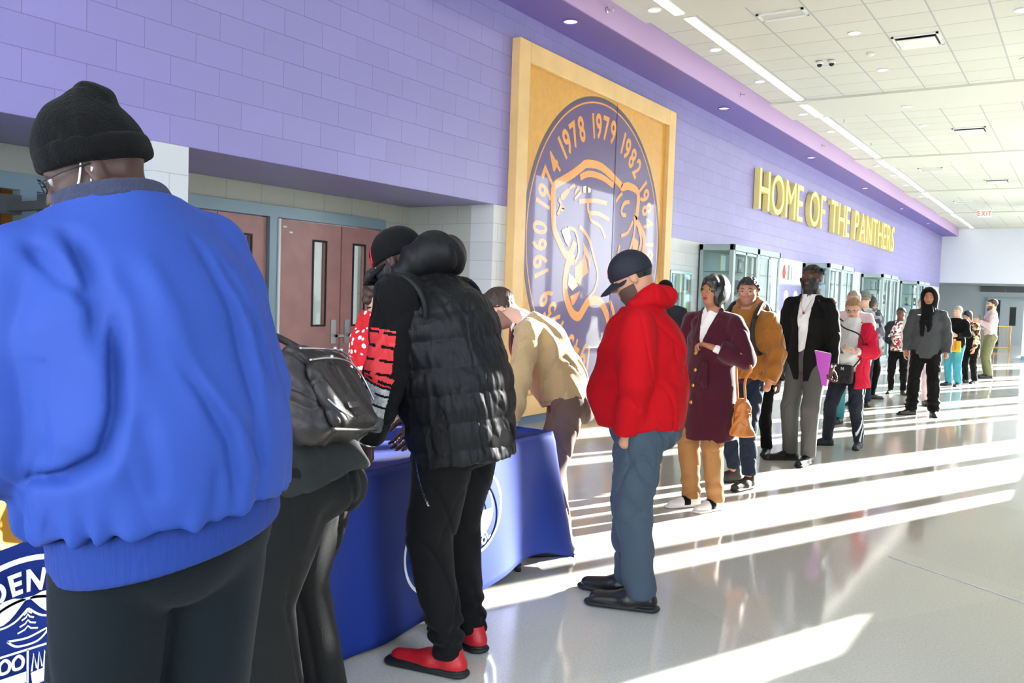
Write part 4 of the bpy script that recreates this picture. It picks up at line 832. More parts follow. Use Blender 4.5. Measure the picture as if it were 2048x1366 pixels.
# printed seal on the near cloth
def seal(par, x, y, z, R, n):
    pm = plane_map((x, y, z), (0, 1, 0), (0, 0, 1), (1, 0, 0)); mb = MB(); 
    def ring(r, w): a = np.linspace(0, 2*math.pi, 73)[:-1]; stroke(mb, pm, [(r*math.sin(q), r*math.cos(q)) for q in a], w, .002, True, False)
    if n == 1:
        ring(R, .016); arc_text(mb, pm, 'CAMDEN COUNTY', 0, 0, R*.78, 19, R*.21, .86, .16, .035, th=.002); ring(R*.60, .008)
        for g in (-1, 1):  # two draped swags
            a = [(g*q, R*(.50-.30*0)) for q in (0,)]
            poly(mb, pm, [(g*.004, R*.60)]+[(g*R*(.02+.46*t), R*(.60-.16*math.sin(math.pi*t)*1.0-.10*t)) for t in np.linspace(.1, .95, 8)]+[(g*R*.50, R*.53), (g*R*.30, R*.62), (g*R*.14, R*.635)], .002)
            stroke(mb, pm, [(0, R*.50), (g*R*.14, R*.39), (g*R*.32, R*.37), (g*R*.55, R*.47)], .006, .0035)
        # tree above the shield
        for k, (wd, zz) in enumerate(((.04, .44), (.06, .39), (.08, .33), (.10, .27))): stroke(mb, pm, [(-R*wd, R*zz), (-R*wd*.3, R*(zz+.02)), (0, R*(zz+.05)), (R*wd*.3, R*(zz+.02)), (R*wd, R*zz)], .005, smooth=False)
        stroke(mb, pm, [(-R*.2, R*.22), (-R*.1, R*.14), (R*.1, R*.14), (R*.2, R*.24), (0, R*.2), (-R*.2, R*.22)], .006)
        # quartered shield
        sh = [(-R*.30, R*.08), (R*.30, R*.08), (R*.30, -R*.35), (R*.22, -R*.45), (0, -R*.52), (-R*.22, -R*.45), (-R*.30, -R*.35)]; stroke(mb, pm, sh, .008, closed=True, smooth=False)
        stroke(mb, pm, [(0, R*.08), (0, -R*.52)], .006, smooth=False); poly(mb, pm, [(-R*.29, -R*.14), (-R*.005, -R*.14), (-R*.005, -R*.25), (-R*.29, -R*.25)])
        for cx, cz in ((-.22, -.02), (-.09, -.02), (-.15, -.36)): stroke(mb, pm, [(R*(cx-.04), R*(cz-.06)), (R*(cx-.05), R*(cz+.02)), (R*cx, R*(cz+.06)), (R*(cx+.045), R*(cz+.01)), (R*(cx+.03), R*(cz-.06))], .009, closed=True)
        for i in range(4): stroke(mb, pm, [(R*(.04+.06*i), -R*.16), (R*(.06+.055*i), R*.02), (R*(.09+.055*i), -R*.14)], .005, smooth=False)
        poly(mb, pm, [(R*.03, -R*.17), (R*.27, -R*.15), (R*.24, -R*.29), (R*.05, -R*.31)])
        for g in (-1, 1):  # supporters
            o = g*R*.46; stroke(mb, pm, [(o+R*.045*math.cos(q), R*.36+R*.055*math.sin(q)) for q in np.linspace(0, 6.28, 9)[:-1]], .006, closed=True)
            stroke(mb, pm, [(o-R*.07, R*.27), (o-R*.10, R*.10), (o-R*.04, R*.0), (o-R*.05, -R*.38)], .007); stroke(mb, pm, [(o+R*.07, R*.27), (o+R*.12, R*.08), (o+R*.13, -R*.06)], .007); stroke(mb, pm, [(o+R*.06, R*.1), (o+R*.05, -R*.38)], .007); stroke(mb, pm, [(o-R*.07, R*.27), (o, R*.24), (o+R*.07, R*.27)], .006); stroke(mb, pm, [(o, -R*.02), (o, -R*.38)], .010)
            stroke(mb, pm, [(g*R*.05, -R*.60), (g*R*.25, -R*.56), (g*R*.45, -R*.44), (g*R*.66, -R*.30)], .012); stroke(mb, pm, [(g*R*.1, -R*.70), (g*R*.35, -R*.62), (g*R*.6, -R*.42)], .010)
            poly(mb, pm, [(g*R*.50, -R*.56), (g*R*.70, -R*.28), (g*R*.74, -R*.34), (g*R*.62, -R*.60), (g*R*.4, -R*.80), (g*R*.33, -R*.76)])
    else:
        ring(R, .014); ring(R*.64, .010); arc_text(mb, pm, 'POOL', 0, 0, R*.80, 180-14, R*.20, .9, .14, .03, inward=True)
        poly(mb, pm, [(R*.6*math.cos(q), R*.6*math.sin(q)-.0) for q in np.linspace(math.pi, 2*math.pi, 20)])
        
    o = mb.obj('printed_seal', M['print_white'], par); return o
seal(cl1, 2.962, 1.277, .417, .285, 1); seal(cl2, 3.035, 3.36, .45, .20, 3); seal(cl2, 3.030, 3.04, .345, .20, 2)
# ---------------------------------------------------------------- cloth and skin materials
def fab(n, rgb, rough=.85, bs=220, bstr=.12, var=None, sheen=.04, st=None): return mat(n, rgb, rough, bump=(bs, bstr) if st is None else (bs, bstr, st), var=var, sheen=sheen, spec=.15)
def skin(n, rgb): return mat(n, rgb, .5, bump=(90, .04), var=(9, .05), spec=.35)
mat('eye', (150, 144, 138), .4); mat('iris_dark', (34, 22, 16), .12)
skin('skin_dark', (64, 41, 33)); skin('skin_deep', (88, 56, 44)); skin('skin_brown', (104, 68, 54)); skin('skin_warm', (164, 112, 84)); skin('skin_tan', (190, 138, 108)); skin('skin_light', (216, 170, 146)); mat('lips_red', (150, 36, 50), .35); mat('lips_pink', (178, 104, 96), .4); mat('lips_brown', (104, 60, 54), .4)
mat('hair_black', (18, 15, 15), .5, bump=(120, .5, (1, 1, .2))); mat('hair_brown', (58, 40, 30), .55, bump=(120, .5, (1, 1, .2))); mat('hair_blond', (150, 116, 78), .55, bump=(120, .5, (1, 1, .2))); mat('hair_grey', (150, 144, 136), .6, bump=(120, .5)); mat('hair_gloss', (14, 12, 12), .4, bump=(60, .5, (1, 1, .25)), spec=.7)
fab('jacket_blue', (42, 68, 142), .62, 260, .05, sheen=.0); fab('rib_blue', (32, 54, 120), .85, 90, .3, st=(1, 1, .05)); fab('fleece_navy', (52, 56, 76), .95, 160, .5); fab('knit_black', (9, 9, 9), .95, 200, .5); fab('trouser_green', (12, 20, 25), .8); fab('cloth_black', (10, 10, 11), .85, 200, .2); fab('cloth_black2', (12, 12, 13), .85); mat('nylon_black', (15, 15, 17), .55, bump=(40, .4, (1, 1, .35)), spec=.25)
fab('pants_black', (21, 22, 21), .8, 300, .25); fab('shirt_charcoal', (40, 42, 40), .85, 250, .2); mat('leather_black', (44, 39, 37), .5, bump=(26, .5), spec=.4); mat('leather_trim', (62, 58, 54), .45)
fab('hood_red', (178, 9, 20), .85, 240, .15, sheen=.0); fab('jeans_grey', (66, 78, 90), .85, 300, .25); fab('maroon', (66, 16, 34), .85, 240, .25, sheen=.2); fab('khaki', (150, 108, 66), .7, 200, .1); fab('mustard', (152, 100, 36), .9, 120, .4, sheen=.4); fab('denim_dark', (30, 42, 58), .85, 300, .2)
fab('blazer_black', (13, 13, 14), .8); fab('tee_white', (226, 226, 226), .85, 200, .05); fab('slacks_grey', (84, 84, 82), .85, 260, .2); fab('coat_red', (200, 28, 60), .85); fab('camo', (120, 126, 134), .85, var=(14, .55)); fab('sweater_beige', (186, 158, 114), .9, 180, .35, sheen=.3); fab('trouser_brown', (104, 84, 74), .8); fab('hoodie_grey', (66, 68, 70), .9); fab('jacket_dark', (42, 44, 50), .85); fab('teal_pants', (72, 150, 166), .85); fab('shirt_pink', (206, 184, 188), .8); fab('chino_olive', (118, 120, 88), .85); fab('white_knit', (228, 228, 224), .9)
mat('rubber_black', (16, 16, 16), .6); mat('shoe_red', (176, 20, 26), .45, bump=(60, .2)); mat('shoe_black', (18, 18, 19), .35); mat('shoe_suede', (52, 50, 44), .8); mat('shoe_white', (226, 224, 218), .5); mat('sole_white', (220, 220, 215), .6); mat('tan_leather', (186, 112, 50), .42, bump=(40, .2)); mat('purple_folder', (178, 78, 188), .4); mat('black_bag', (26, 26, 29), .6, bump=(200, .2)); mat('mask_white', (232, 234, 234), .7); mat('phone', (70, 74, 80), .2); mat('yellow_folder', (228, 196, 40), .5)
def dots_mat():
    m = mat('dress_dots', (206, 20, 30), .8); nt = m.node_tree; L = nt.links; b = nt.nodes['Principled BSDF']; tc = nt.nodes.new('ShaderNodeTexCoord'); v = nt.nodes.new('ShaderNodeTexVoronoi'); v.inputs['Scale'].default_value = 23; v.inputs['Randomness'].default_value = .55
    r = nt.nodes.new('ShaderNodeValToRGB'); r.color_ramp.interpolation = 'CONSTANT'; e = r.color_ramp.elements; e[0].color = (.85, .8, .78, 1); e[1].position = .34; e[1].color = (*lin((206, 20, 30)), 1)
    L.new(tc.outputs['Object'], v.inputs['Vector']); L.new(v.outputs['Distance'], r.inputs[0]); L.new(r.outputs[0], b.inputs['Base Color'])
dots_mat()
def print_mat(name, cols, scale):
    m = mat(name, cols[0], .85); nt = m.node_tree; L = nt.links; b = nt.nodes['Principled BSDF']; tc = nt.nodes.new('ShaderNodeTexCoord'); v = nt.nodes.new('ShaderNodeTexVoronoi'); v.inputs['Scale'].default_value = scale
    r = nt.nodes.new('ShaderNodeValToRGB'); r.color_ramp.interpolation = 'CONSTANT'; e = r.color_ramp.elements
    for i, c in enumerate(cols):
        if i < 2: e[i].position = i/len(cols); e[i].color = (*lin(c), 1)
        else: q = e.new(i/len(cols)); q.color = (*lin(c), 1)
    L.new(tc.outputs['Object'], v.inputs['Vector']); sp = nt.nodes.new('ShaderNodeSeparateColor'); L.new(v.outputs['Color'], sp.inputs[0]); L.new(sp.outputs[0], r.inputs[0]); L.new(r.outputs[0], b.inputs['Base Color'])
print_mat('floral', [(240, 240, 240), (240, 238, 236), (200, 60, 90), (40, 40, 60), (240, 240, 240), (220, 130, 90)], 38); print_mat('plaid', [(214, 200, 150), (150, 50, 40), (224, 214, 170), (60, 30, 30)], 26); print_mat('camo2', [(150, 154, 160), (96, 102, 112), (190, 194, 198), (60, 64, 72)], 16)

# ================================================================ person in the blue jacket (nearest)
def p_blue():
    J = skeleton(1.95, lean=3, bend=10, hyaw=62, hpitch=26, headfwd=37, side=-7, hs=1.0, sw=.165, arms={'L': ((.12, -.10, -1), (.15, 1, -.30)), 'R': ((.26, .06, -1), (-.3, 1, -.2))})
    b = body_obj('person in a bright blue jacket and black beanie, back turned, far left', (3.89, 1.075), (-.97, .24), J, M['skin_dark'], .006, .02)
    s = J['s']; Z = J['R2']@V3(0, 0, 1); Y2 = J['R2']@V3(0, 1, 0); X = V3(1, 0, 0); pel, ch, nk = J['pelvis'], J['chest'], J['neck']
    lst = []
    def w(x, y, z): return V3(x, y, z)
    base = folds(.007, 4.2, .4, sz=.35)
    cr = [([(-.149, 1.461), (-.153, 1.373), (-.160, 1.268), (-.178, 1.19), (-.223, 1.152), (-.269, 1.136)], .013, -.034), ([(-.185, 1.40), (-.20, 1.25), (-.24, 1.19)], .03, .012), ([(-.200, 1.633), (-.187, 1.574), (-.174, 1.471), (-.182, 1.374)], .016, -.026), ([(-.225, 1.60), (-.215, 1.52), (-.205, 1.45)], .016, .010), ([(-.259, 1.567), (-.219, 1.494), (-.182, 1.452)], .014, -.016), ([(-.011, 1.650), (.062, 1.447), (.091, 1.271), (.10, 1.15)], .015, -.015), ([(.03, 1.60), (.10, 1.45), (.13, 1.27)], .020, .010), ([(.045, 1.57), (.125, 1.408), (.15, 1.30)], .013, -.016),
          ([(-.128, 1.533), (-.09, 1.318)], .022, -.009), ([(-.10, 1.56), (-.05, 1.40), (-.02, 1.22)], .022, .008), ([(-.063, 1.372), (.025, 1.208), (.048, 1.08)], .013, -.014), ([(-.03, 1.34), (.055, 1.22), (.085, 1.10)], .016, .008), ([(.065, 1.244), (.115, 1.121)], .012, -.010), ([(-.125, 1.266), (-.096, 1.099)], .018, -.010), ([(-.16, 1.35), (-.17, 1.12)], .02, .010), ([(.0, 1.16), (.01, 1.04)], .014, -.009), ([(.09, 1.13), (.10, 1.03)], .012, -.009)]
    def creases(P):
        d = np.zeros(len(P)); back = P[:, 1] < .02
        for pts, wd, dep in cr:
            best = np.full(len(P), 9.); L = len(pts)-1; tt = np.zeros(len(P))
            for i in range(L):
                a = np.array(pts[i]); e = np.array(pts[i+1])-a; q = np.stack([P[:, 0]-a[0], P[:, 2]-a[1]], 1); t = np.clip(q@e/(e@e), 0, 1); r2 = ((q-t[:, None]*e)**2).sum(1); m = r2 < best; best[m] = r2[m]; tt[m] = ((i+t)/L)[m]
            d += dep*np.exp(-best/(wd*wd))*np.minimum(1, 5*np.minimum(tt+.04, 1.04-tt))
        return d*back*np.clip((1.60-P[:, 2])/.06, 0, 1)
    def disp(P):
        th = np.arctan2(P[:, 0], -(P[:, 1]+.0)); hb = np.exp(-((P[:, 2]-1.00)/.07)**2); 
        g = .010*hb*np.sin(th*21+2*np.sin(th*7))*(np.abs(P[:, 0]) < .3)
        arm = ((P[:, 0] < -.25) & (P[:, 2] < 1.35)); return base(P)+creases(P)+g+arm*folds(.008, 8, 1.3)(P)
    def extra(F): pass
    F = top(J, b, None, hip=.205, waist=.228, chest=.215, f=1.12, drop=-.005, sh=.098, sleeve=(.098, .104, .066), cuff=.06, disp=disp, back=.045, belly=.03, neckr=.092, neckz=.3, hemr=.175, k=.08, slk=.010, obj=False)
    j = sdf_obj('jacket', F, .0065, M['jacket_blue'], None, b)
    R = Field(); hem = pel+J['R1']@V3(0, 0, .005); R.cone(hem-V3(0, 0, .01), hem+V3(0, 0, -.065), .205*s, .198*s, .01, J['R1']@V3(0, 1, 0), 1.14); Zb = unit(J['R1']@V3(0, 0, 1)+V3(-.10, 0, 0)); R.cut(hem+V3(0, 0, .02), Zb); R.cut(hem-V3(0, 0, .078), -Zb, .01)
    R.disp = lambda P: .0008*np.sin(np.arctan2(P[:, 0], -P[:, 1])*170); sdf_obj('waistband', R, .005, M['rib_blue'], None, j)
    for k in 'LR':
        c = Field(); fo = unit(J['wr'+k]-J['el'+k]); c.cone(J['wr'+k]-fo*.085, J['wr'+k]-fo*.01, .052*s, .044*s, .01); sdf_obj('cuff', c, .006, M['rib_blue'], None, j)
    C = Field(); c0 = nk+Z*.012; C.cone(c0-Z*.03-Y2*.005, c0+Z*.05+Y2*.016, .116*s, .098*s, .02, Y2, 1.05)
    Ci = Field(); Ci.cone(c0-Z*.1, c0+Z*.2+Y2*.02, .062*s, .078*s, .01); C.add(Ci, .012, 's'); C.cut(c0+Z*.052, Z, .012); C.cut(c0+Z*.010, -Z, .01); C.disp = folds(.003, 24, 2); sdf_obj('collar', C, .005, M['fleece_navy'], None, j)
    trousers(J, b, M['trouser_green'], .008, r=(.104, .090, .080), top=.06, hipw=.155, disp=folds(.006, 5, 1.2, sz=.3), legk=.015)
    sole_pair(J, b, M['shoe_black'], M['rubber_black'], h=.008)
    # beanie with a turned-up cuff and a folded tip
    s = J['hs']; hc, Rh = J['head'], J['Rh']; p = lambda x, y, z: hc+Rh@(V3(x, y, z)*s); B = Field()
    B.ell(p(0, -.012, .045), V3(.093, .112, .115)*s, Rh, .03); B.cone(p(0, -.01, .10), p(0, -.055, .150), .062*s, .030*s, .05); B.ell(p(0, -.075, .138), V3(.026, .030, .02)*s, Rh, .02)
    B.cut(p(0, 0, .022), Rh@V3(0, .22, -1), .008); B.disp = lambda P: folds(.003, 22, 1)(P)+.0006*np.sin(((P-hc)@Rh)[:, 0]*600)
    be = sdf_obj('beanie', B, .005, M['knit_black'], None, b); B = Field(); B.ell(p(0, -.012, .03), V3(.099, .118, .12)*s, Rh, .01); B.cut(p(0, 0, .070), Rh@V3(0, -.22, 1), .012); B.cut(p(0, 0, .014), Rh@V3(0, .22, -1), .012); B.disp = folds(.002, 30, 1); sdf_obj('cuff', B, .005, M['knit_black'], None, be)
    glasses(J, b, M['dark']); g = Tubes()
    for a in (-1, 1):
        g.tube(catmull([headpt(J, a*.078, .0, .028), headpt(J, a*.074, .03, -.02), headpt(J, a*.060, .070, -.045)]), .0022, 6); g.tube(catmull([headpt(J, a*.082, -.01, .0), headpt(J, a*.073, .02, -.05), headpt(J, a*.055, .06, -.085)]), .0022, 6)
    mk = Field(); mk.ell(headpt(J, 0, .055, -.055), V3(.062, .062, .052)*s, J['Rh'], .02); mk.cut(headpt(J, 0, .045, 0), J['Rh']@V3(0, -1, 0)); m_ = sdf_obj('face_mask', mk, .005, M['mask_white'], None, b); g.obj('ear_loop', M['mask_white'], m_)
    eyes(J, b, M['iris_dark'])
    return J, b
# ================================================================ person with the black bag leaning over the table
def p_bag():
    J = skeleton(1.68, lean=30, bend=14, hpitch=20, arms={'L': ((.1, .5, -1), (-.1, 1, -.05)), 'R': ((.1, .5, -1), (-.1, 1, -.05))}, legs={'L': {'foot': (-.11, .02)}, 'R': {'foot': (.13, -.02)}})
    b = body_obj('person in black bending over the table behind the blue jacket', (3.28, 2.02), (-.9, -.35), J, M['skin_brown'], .008, .02)
    Z1, Y1 = J['R1']@V3(0, 0, 1), J['R1']@V3(0, 1, 0)
    top(J, b, M['cloth_black'], 'top', .008, hip=.19, waist=.175, chest=.175, drop=-.07, sh=.07, sleeve=(.066, .055, .045), f=1.25, disp=folds(.007, 12, .5))
    top(J, b, M['shirt_charcoal'], 'undershirt', .007, hip=.218, waist=.19, chest=.15, drop=.07, sh=.04, sleeves='', f=1.15, hem_tilt=-.1, disp=lambda P: .006*np.sin(P[:, 2]*55+3*P[:, 0]+2*np.sin(P[:, 0]*9))+folds(.003, 16, 2)(P))
    trousers(J, b, M['pants_black'], .007, r=(.145, .112, .098), hipw=.185, seat=.05, top=.02, disp=lambda P: folds(.010, 7, .7, sz=.22)(P)+.005*np.sin(P[:, 0]*60+2*np.sin(P[:, 2]*5))*np.exp(-((P[:, 2]-.82)/.16)**2), legk=.008)
    sole_pair(J, b, M['shoe_black'], M['rubber_black'], h=.008)
    H = Field(); hc, Rh = J['head'], J['Rh']
    H.ell(hc+Rh@V3(0, -.03, .03), V3(.12, .13, .13), Rh, .03); H.disp = lambda P: .010*np.sin(P[:, 0]*90)*np.sin(P[:, 1]*85+1)*np.sin(P[:, 2]*80); sdf_obj('hair', H, .007, M['hair_black'], None, b)
    # the bag: a separate thing worn across the back
    bag = empty('shoulder_bag', b.location, b.rotation_euler[2]); tag(bag, 'black leather bag with zips slung on the back of the bending person in black', 'bag')
    c = J['waist']-Y1*.19+Z1*.045+V3(-.05, 0, 0); Rb = J['R1']@roty(RAD(8))
    F = Field(); F.box(c, (.185, .075, .155), Rb, .05, .02); F.disp = lambda P: folds(.009, 17, .2)(P)
    bb = sdf_obj('bag_body', F, .0055, M['leather_black'], None, bag)
    q = lambda x, y, z: c+Rb@V3(x, y, z)
    F = Field(); F.box(q(-.02, -.085, -.035), (.15, .022, .105), Rb, .02, .01); F.disp = lambda P: folds(.007, 21, 1.4)(P); fp = sdf_obj('front_pocket', F, .005, M['leather_black'], None, bb)
    def zl(pts, r, m, n, par): t = Tubes(); t.tube(catmull([q(*p) for p in pts]), r, 6); t.obj(n, m, par)
    zl([(-.17, -.095, .075), (-.05, -.112, .082), (.08, -.108, .075), (.15, -.098, .03), (.155, -.10, -.06)], .004, M['silver'], 'zip', fp); zl([(-.18, -.085, .12), (-.02, -.095, .125), (.12, -.09, .12), (.205, -.06, .06), (.215, -.04, -.10)], .004, M['silver'], 'zip', bb)
    zl([(-.2, -.09, -.155), (-.05, -.10, -.165), (.1, -.095, -.16), (.21, -.03, -.14)], .005, M['leather_trim'], 'piping', bb); zl([(-.17, -.1, -.06), (-.16, -.115, -.10), (-.1, -.118, -.13)], .003, M['silver'], 'piping', fp)
    for dx, dz in ((-.05, .085), (.03, .128), (.07, .125)): V, Q = uv_sphere(q(dx, -.112 if dz < .1 else -.10, dz), .008, 8, 10); np_mesh('zip_pull', V, Q, M['silver'], None, bb)
    lb = MB(); 
    lb.add([q(-.10, -.122, -.10), q(-.02, -.122, -.095), q(-.02, -.122, -.075), q(-.10, -.122, -.08)], [(0, 1, 2, 3)]); lb.obj('badge', M['leather_trim'], fp)
    for g, xs in ((1, .11), (-1, -.10)):
        t = Tubes(); pts = catmull([q(xs, .02, .15), q(xs*1.05, .06, .22), J['sh'+('R' if g > 0 else 'L')]*.8+J['neck']*.2+Z1*.05-Y1*.09, J['sh'+('R' if g > 0 else 'L')]*.8+J['neck']*.2+Z1*.10, J['chest']+V3(g*.12, .0, .0)+Y1*.16])
        t.tube(pts, .013, 8); t.obj('strap', M['leather_black'], bag)
# ================================================================ person in the black puffer vest
def p_puffer():
    J = skeleton(1.87, lean=9, bend=14, hyaw=6, hpitch=27, headfwd=38, arms={'L': ((.10, .10, -1), (-.12, .42, -1), (-.2, .6, -1), (1, .2, -.2), 45), 'R': ((.2, .3, -1), (-.1, .5, -1))}, legs={'L': {'foot': (-.10, -.03), 'toe': (-.1, 1, 0)}, 'R': {'foot': (.17, .02), 'toe': (.35, 1, 0)}})
    b = body_obj('person in a black hooded puffer vest, black cap and bright red shoes at the table', (3.36, 2.77), (-.98, -.1), J, M['skin_dark'], .005, .02, head_kw={'jaw': 1.05})
    s = J['s']; R1, R2 = J['R1'], J['R2']; Z1, Z2, Y1, Y2 = R1@V3(0, 0, 1), R2@V3(0, 0, 1), R1@V3(0, 1, 0), R2@V3(0, 1, 0); pel = J['pelvis']
    def quilt(P):
        u = (P-pel)@Z1; v = u/.105; wv = np.abs(np.sin(np.pi*v)); fine = folds(.0035, 34, .3, sx=1.2, sz=.35)(P)
        amt = np.clip((.62-u)/.25, .15, 1); return .009*wv**.6*amt+fine+folds(.005, 10, 2)(P)
    V_ = top(J, b, M['nylon_black'], 'puffer_vest', .006, hip=.20, waist=.212, chest=.205, f=1.13, drop=.145, sh=.088, sleeves='', back=.055, belly=.03, neckr=.085, neckz=-.3, disp=quilt, hemr=.20, k=.07)
    # armhole piping
    for k, g in (('L', -1), ('R', 1)):
        c = J['sh'+k]-Z2*.02; t = Tubes(); t.tube([c+V3(g*.02, 0, 0)+Y2*.105*math.cos(a)-Z2*.02+Z2*.125*math.sin(a)+V3(g*.018*math.sin(a), 0, 0) for a in np.linspace(0, 2*math.pi, 33)[:-1]], .012, 8, closed=True); t.obj('armhole_piping', M['nylon_black'], V_)
    # under-hoodie sleeves with a printed left sleeve
    F = Field()
    for k in 'LR':
        w = J['wr'+k]; fo = unit(w-J['el'+k]); A = Field(); A.chain([J['sh'+k], J['el'+k], w+fo*.03], [.092*s, .084*s, .058*s], .03); A.cut(w+fo*.0, fo); F.add(A, .01)
    F.cone(J['shL'], J['shR'], .07*s, k=.05); F.cone(J['neck']-Z2*.02, J['neck']+Z2*.05+Y2*.03, .085*s, .075*s, .04); F.disp = folds(.006, 14, 1.1)
    shl, ell_, wrl = J['shL'], J['elL'], J['wrL']
    def sl(c):
        out = np.zeros(len(c), int); tot = np.zeros(len(c))
        d1 = unit(ell_-shl); t1 = (c-shl)@d1; L1 = np.linalg.norm(ell_-shl); d2 = unit(wrl-ell_); t2 = (c-ell_)@d2; up = t1 < L1
        t = np.where(up, t1, L1+t2); lat = c[:, 0]-np.where(up, shl[0]+(ell_[0]-shl[0])*t1/L1, ell_[0]+(wrl[0]-ell_[0])*t2/.26); yy = np.where(up, (c-shl)@Y2-((ell_-shl)@Y2)*t1/L1, (c-ell_)@Y1-((wrl-ell_)@Y1)*t2/.26)
        m = (lat < -.012) & (np.abs(yy+.006) < .052) & (c[:, 0] < 0); 
        stp = (np.sin(t*2*np.pi/.052) > -.80) | (np.abs(yy+.006) < .010)
        return np.where(m & stp & (t > .13) & (t < .31), 1, np.where(m & stp & (t >= .32) & (t < .45), 2, np.where(m & (t >= .45) & (t < .52), 3, 0)))
    hd = sdf_obj('hoodie', F, .0045, [M['cloth_black'], mat('print_red', (206, 40, 44), .6), mat('print_grey', (170, 172, 172), .6, var=(80, .3)), M['dark_grey']], sl, b)
    # bunched hood behind the head
    H = Field(); nk = J['neck']; H.cone(nk-Y2*.055+Z2*.085+V3(-.045, 0, 0), nk-Y2*.055+Z2*.085+V3(.045, 0, 0), .072, k=.08); H.cone(nk-Y2*.115+Z2*.085+V3(-.03, 0, 0), nk-Y2*.115+Z2*.085+V3(.03, 0, 0), .060, k=.08); H.chain([nk+Y2*.09+Z2*.0+V3(-.07, 0, 0), nk+V3(-.105, 0, 0)+Z2*.05, nk-Y2*.07+Z2*.09+V3(-.08, 0, 0)], [.035, .045, .07], .03); H.chain([nk+Y2*.09+Z2*.0+V3(.07, 0, 0), nk+V3(.105, 0, 0)+Z2*.05, nk-Y2*.07+Z2*.09+V3(.08, 0, 0)], [.035, .045, .07], .03)
    H.ell(nk-Y2*.07+Z2*.075, V3(.125, .085, .07), R2, .05); H.disp = lambda P: folds(.013, 11, .2)(P); sdf_obj('hood', H, .006, M['nylon_black'], None, V_)
    c = cap(J, b, M['cloth_black'], .005, pitch=-4); E_ = MB(); hc, Rh = J['head'], J['Rh']@rotx(RAD(-4))
    def cp(a, z, d=.0925): a = a*1.; k = math.sqrt(1-(z/.104)**2); return hc+Rh@(V3(math.sin(a)*.092*k, -.012+math.cos(a)*.111*k, z+.034)*J['hs'])
    for pts in ([(-.30, .0), (-.34, .055), (-.22, .03), (-.14, .07), (-.12, .0)], [(-.12, .0), (.0, .06), (.06, .01), (.16, .055)]):
        t = Tubes(); t.tube([cp(a-.42, z)*1.0 for a, z in pts], .0055, 6); t.obj('front_logo', M['print_red'], c)
    beard(J, b, M['hair_black'], .004, {'jaw': 1.05}); eyes(J, b, M['iris_dark']); brows(J, b, M['hair_black'])
    gl = Field(); gl.ell(J['wrL']+J['hdL']*.065, V3(.040, .050, .062), None, .02); 
    def tm(c): return ((np.abs(c[:, 1]-(J['hipL'][1]+.02)-.05*np.sin(c[:, 2]*9)) < .0035) & (c[:, 0] < -.1) & (c[:, 2] > .68) & (c[:, 2] < .88)).astype(int)
    trousers(J, b, None, .006, r=(.118, .090, .058), hipw=.17, seat=.05, top=.06, mats=[M['cloth_black2'], M['silver']], matfn=tm, disp=lambda P: folds(.007, 11, 2.2, sz=.5)(P)+.008*np.sin(P[:, 2]*95)*np.exp(-((P[:, 2]-.17)/.07)**2), legk=.01)
    for k in 'LR':
        sh_ = shoe(J, k, b, M['shoe_red'], M['rubber_black'], h=.0042, L=.285, w=.044, soleh=.030); lc = Tubes(); a, t = J['an'+k], unit(V3(J['toe'+k][0], J['toe'+k][1], 0)); gz = a[2]-.085*s; side = np.cross(t, V3(0, 0, 1))
        for i in range(4): o = V3(a[0], a[1], gz)+t*(.045+.028*i); zt = .098-.012*i; lc.tube([o-side*.022+V3(0, 0, zt-.012), o+V3(0, 0, zt), o+side*.022+V3(0, 0, zt-.012)], .0028, 6)
        lc.obj('laces', M['shoe_red'], sh_)
    w = Tubes(); fo = unit(J['wrL']-J['elL']); a1 = np.cross(fo, V3(1, 0, 0)); a1 = unit(a1); a2 = np.cross(fo, a1); w.tube([J['wrL']+fo*.018+(a1*math.cos(q)+a2*math.sin(q))*.036 for q in np.linspace(0, 2*math.pi, 21)[:-1]], .006, 6, closed=True); w.obj('wristwatch', M['silver'], b)
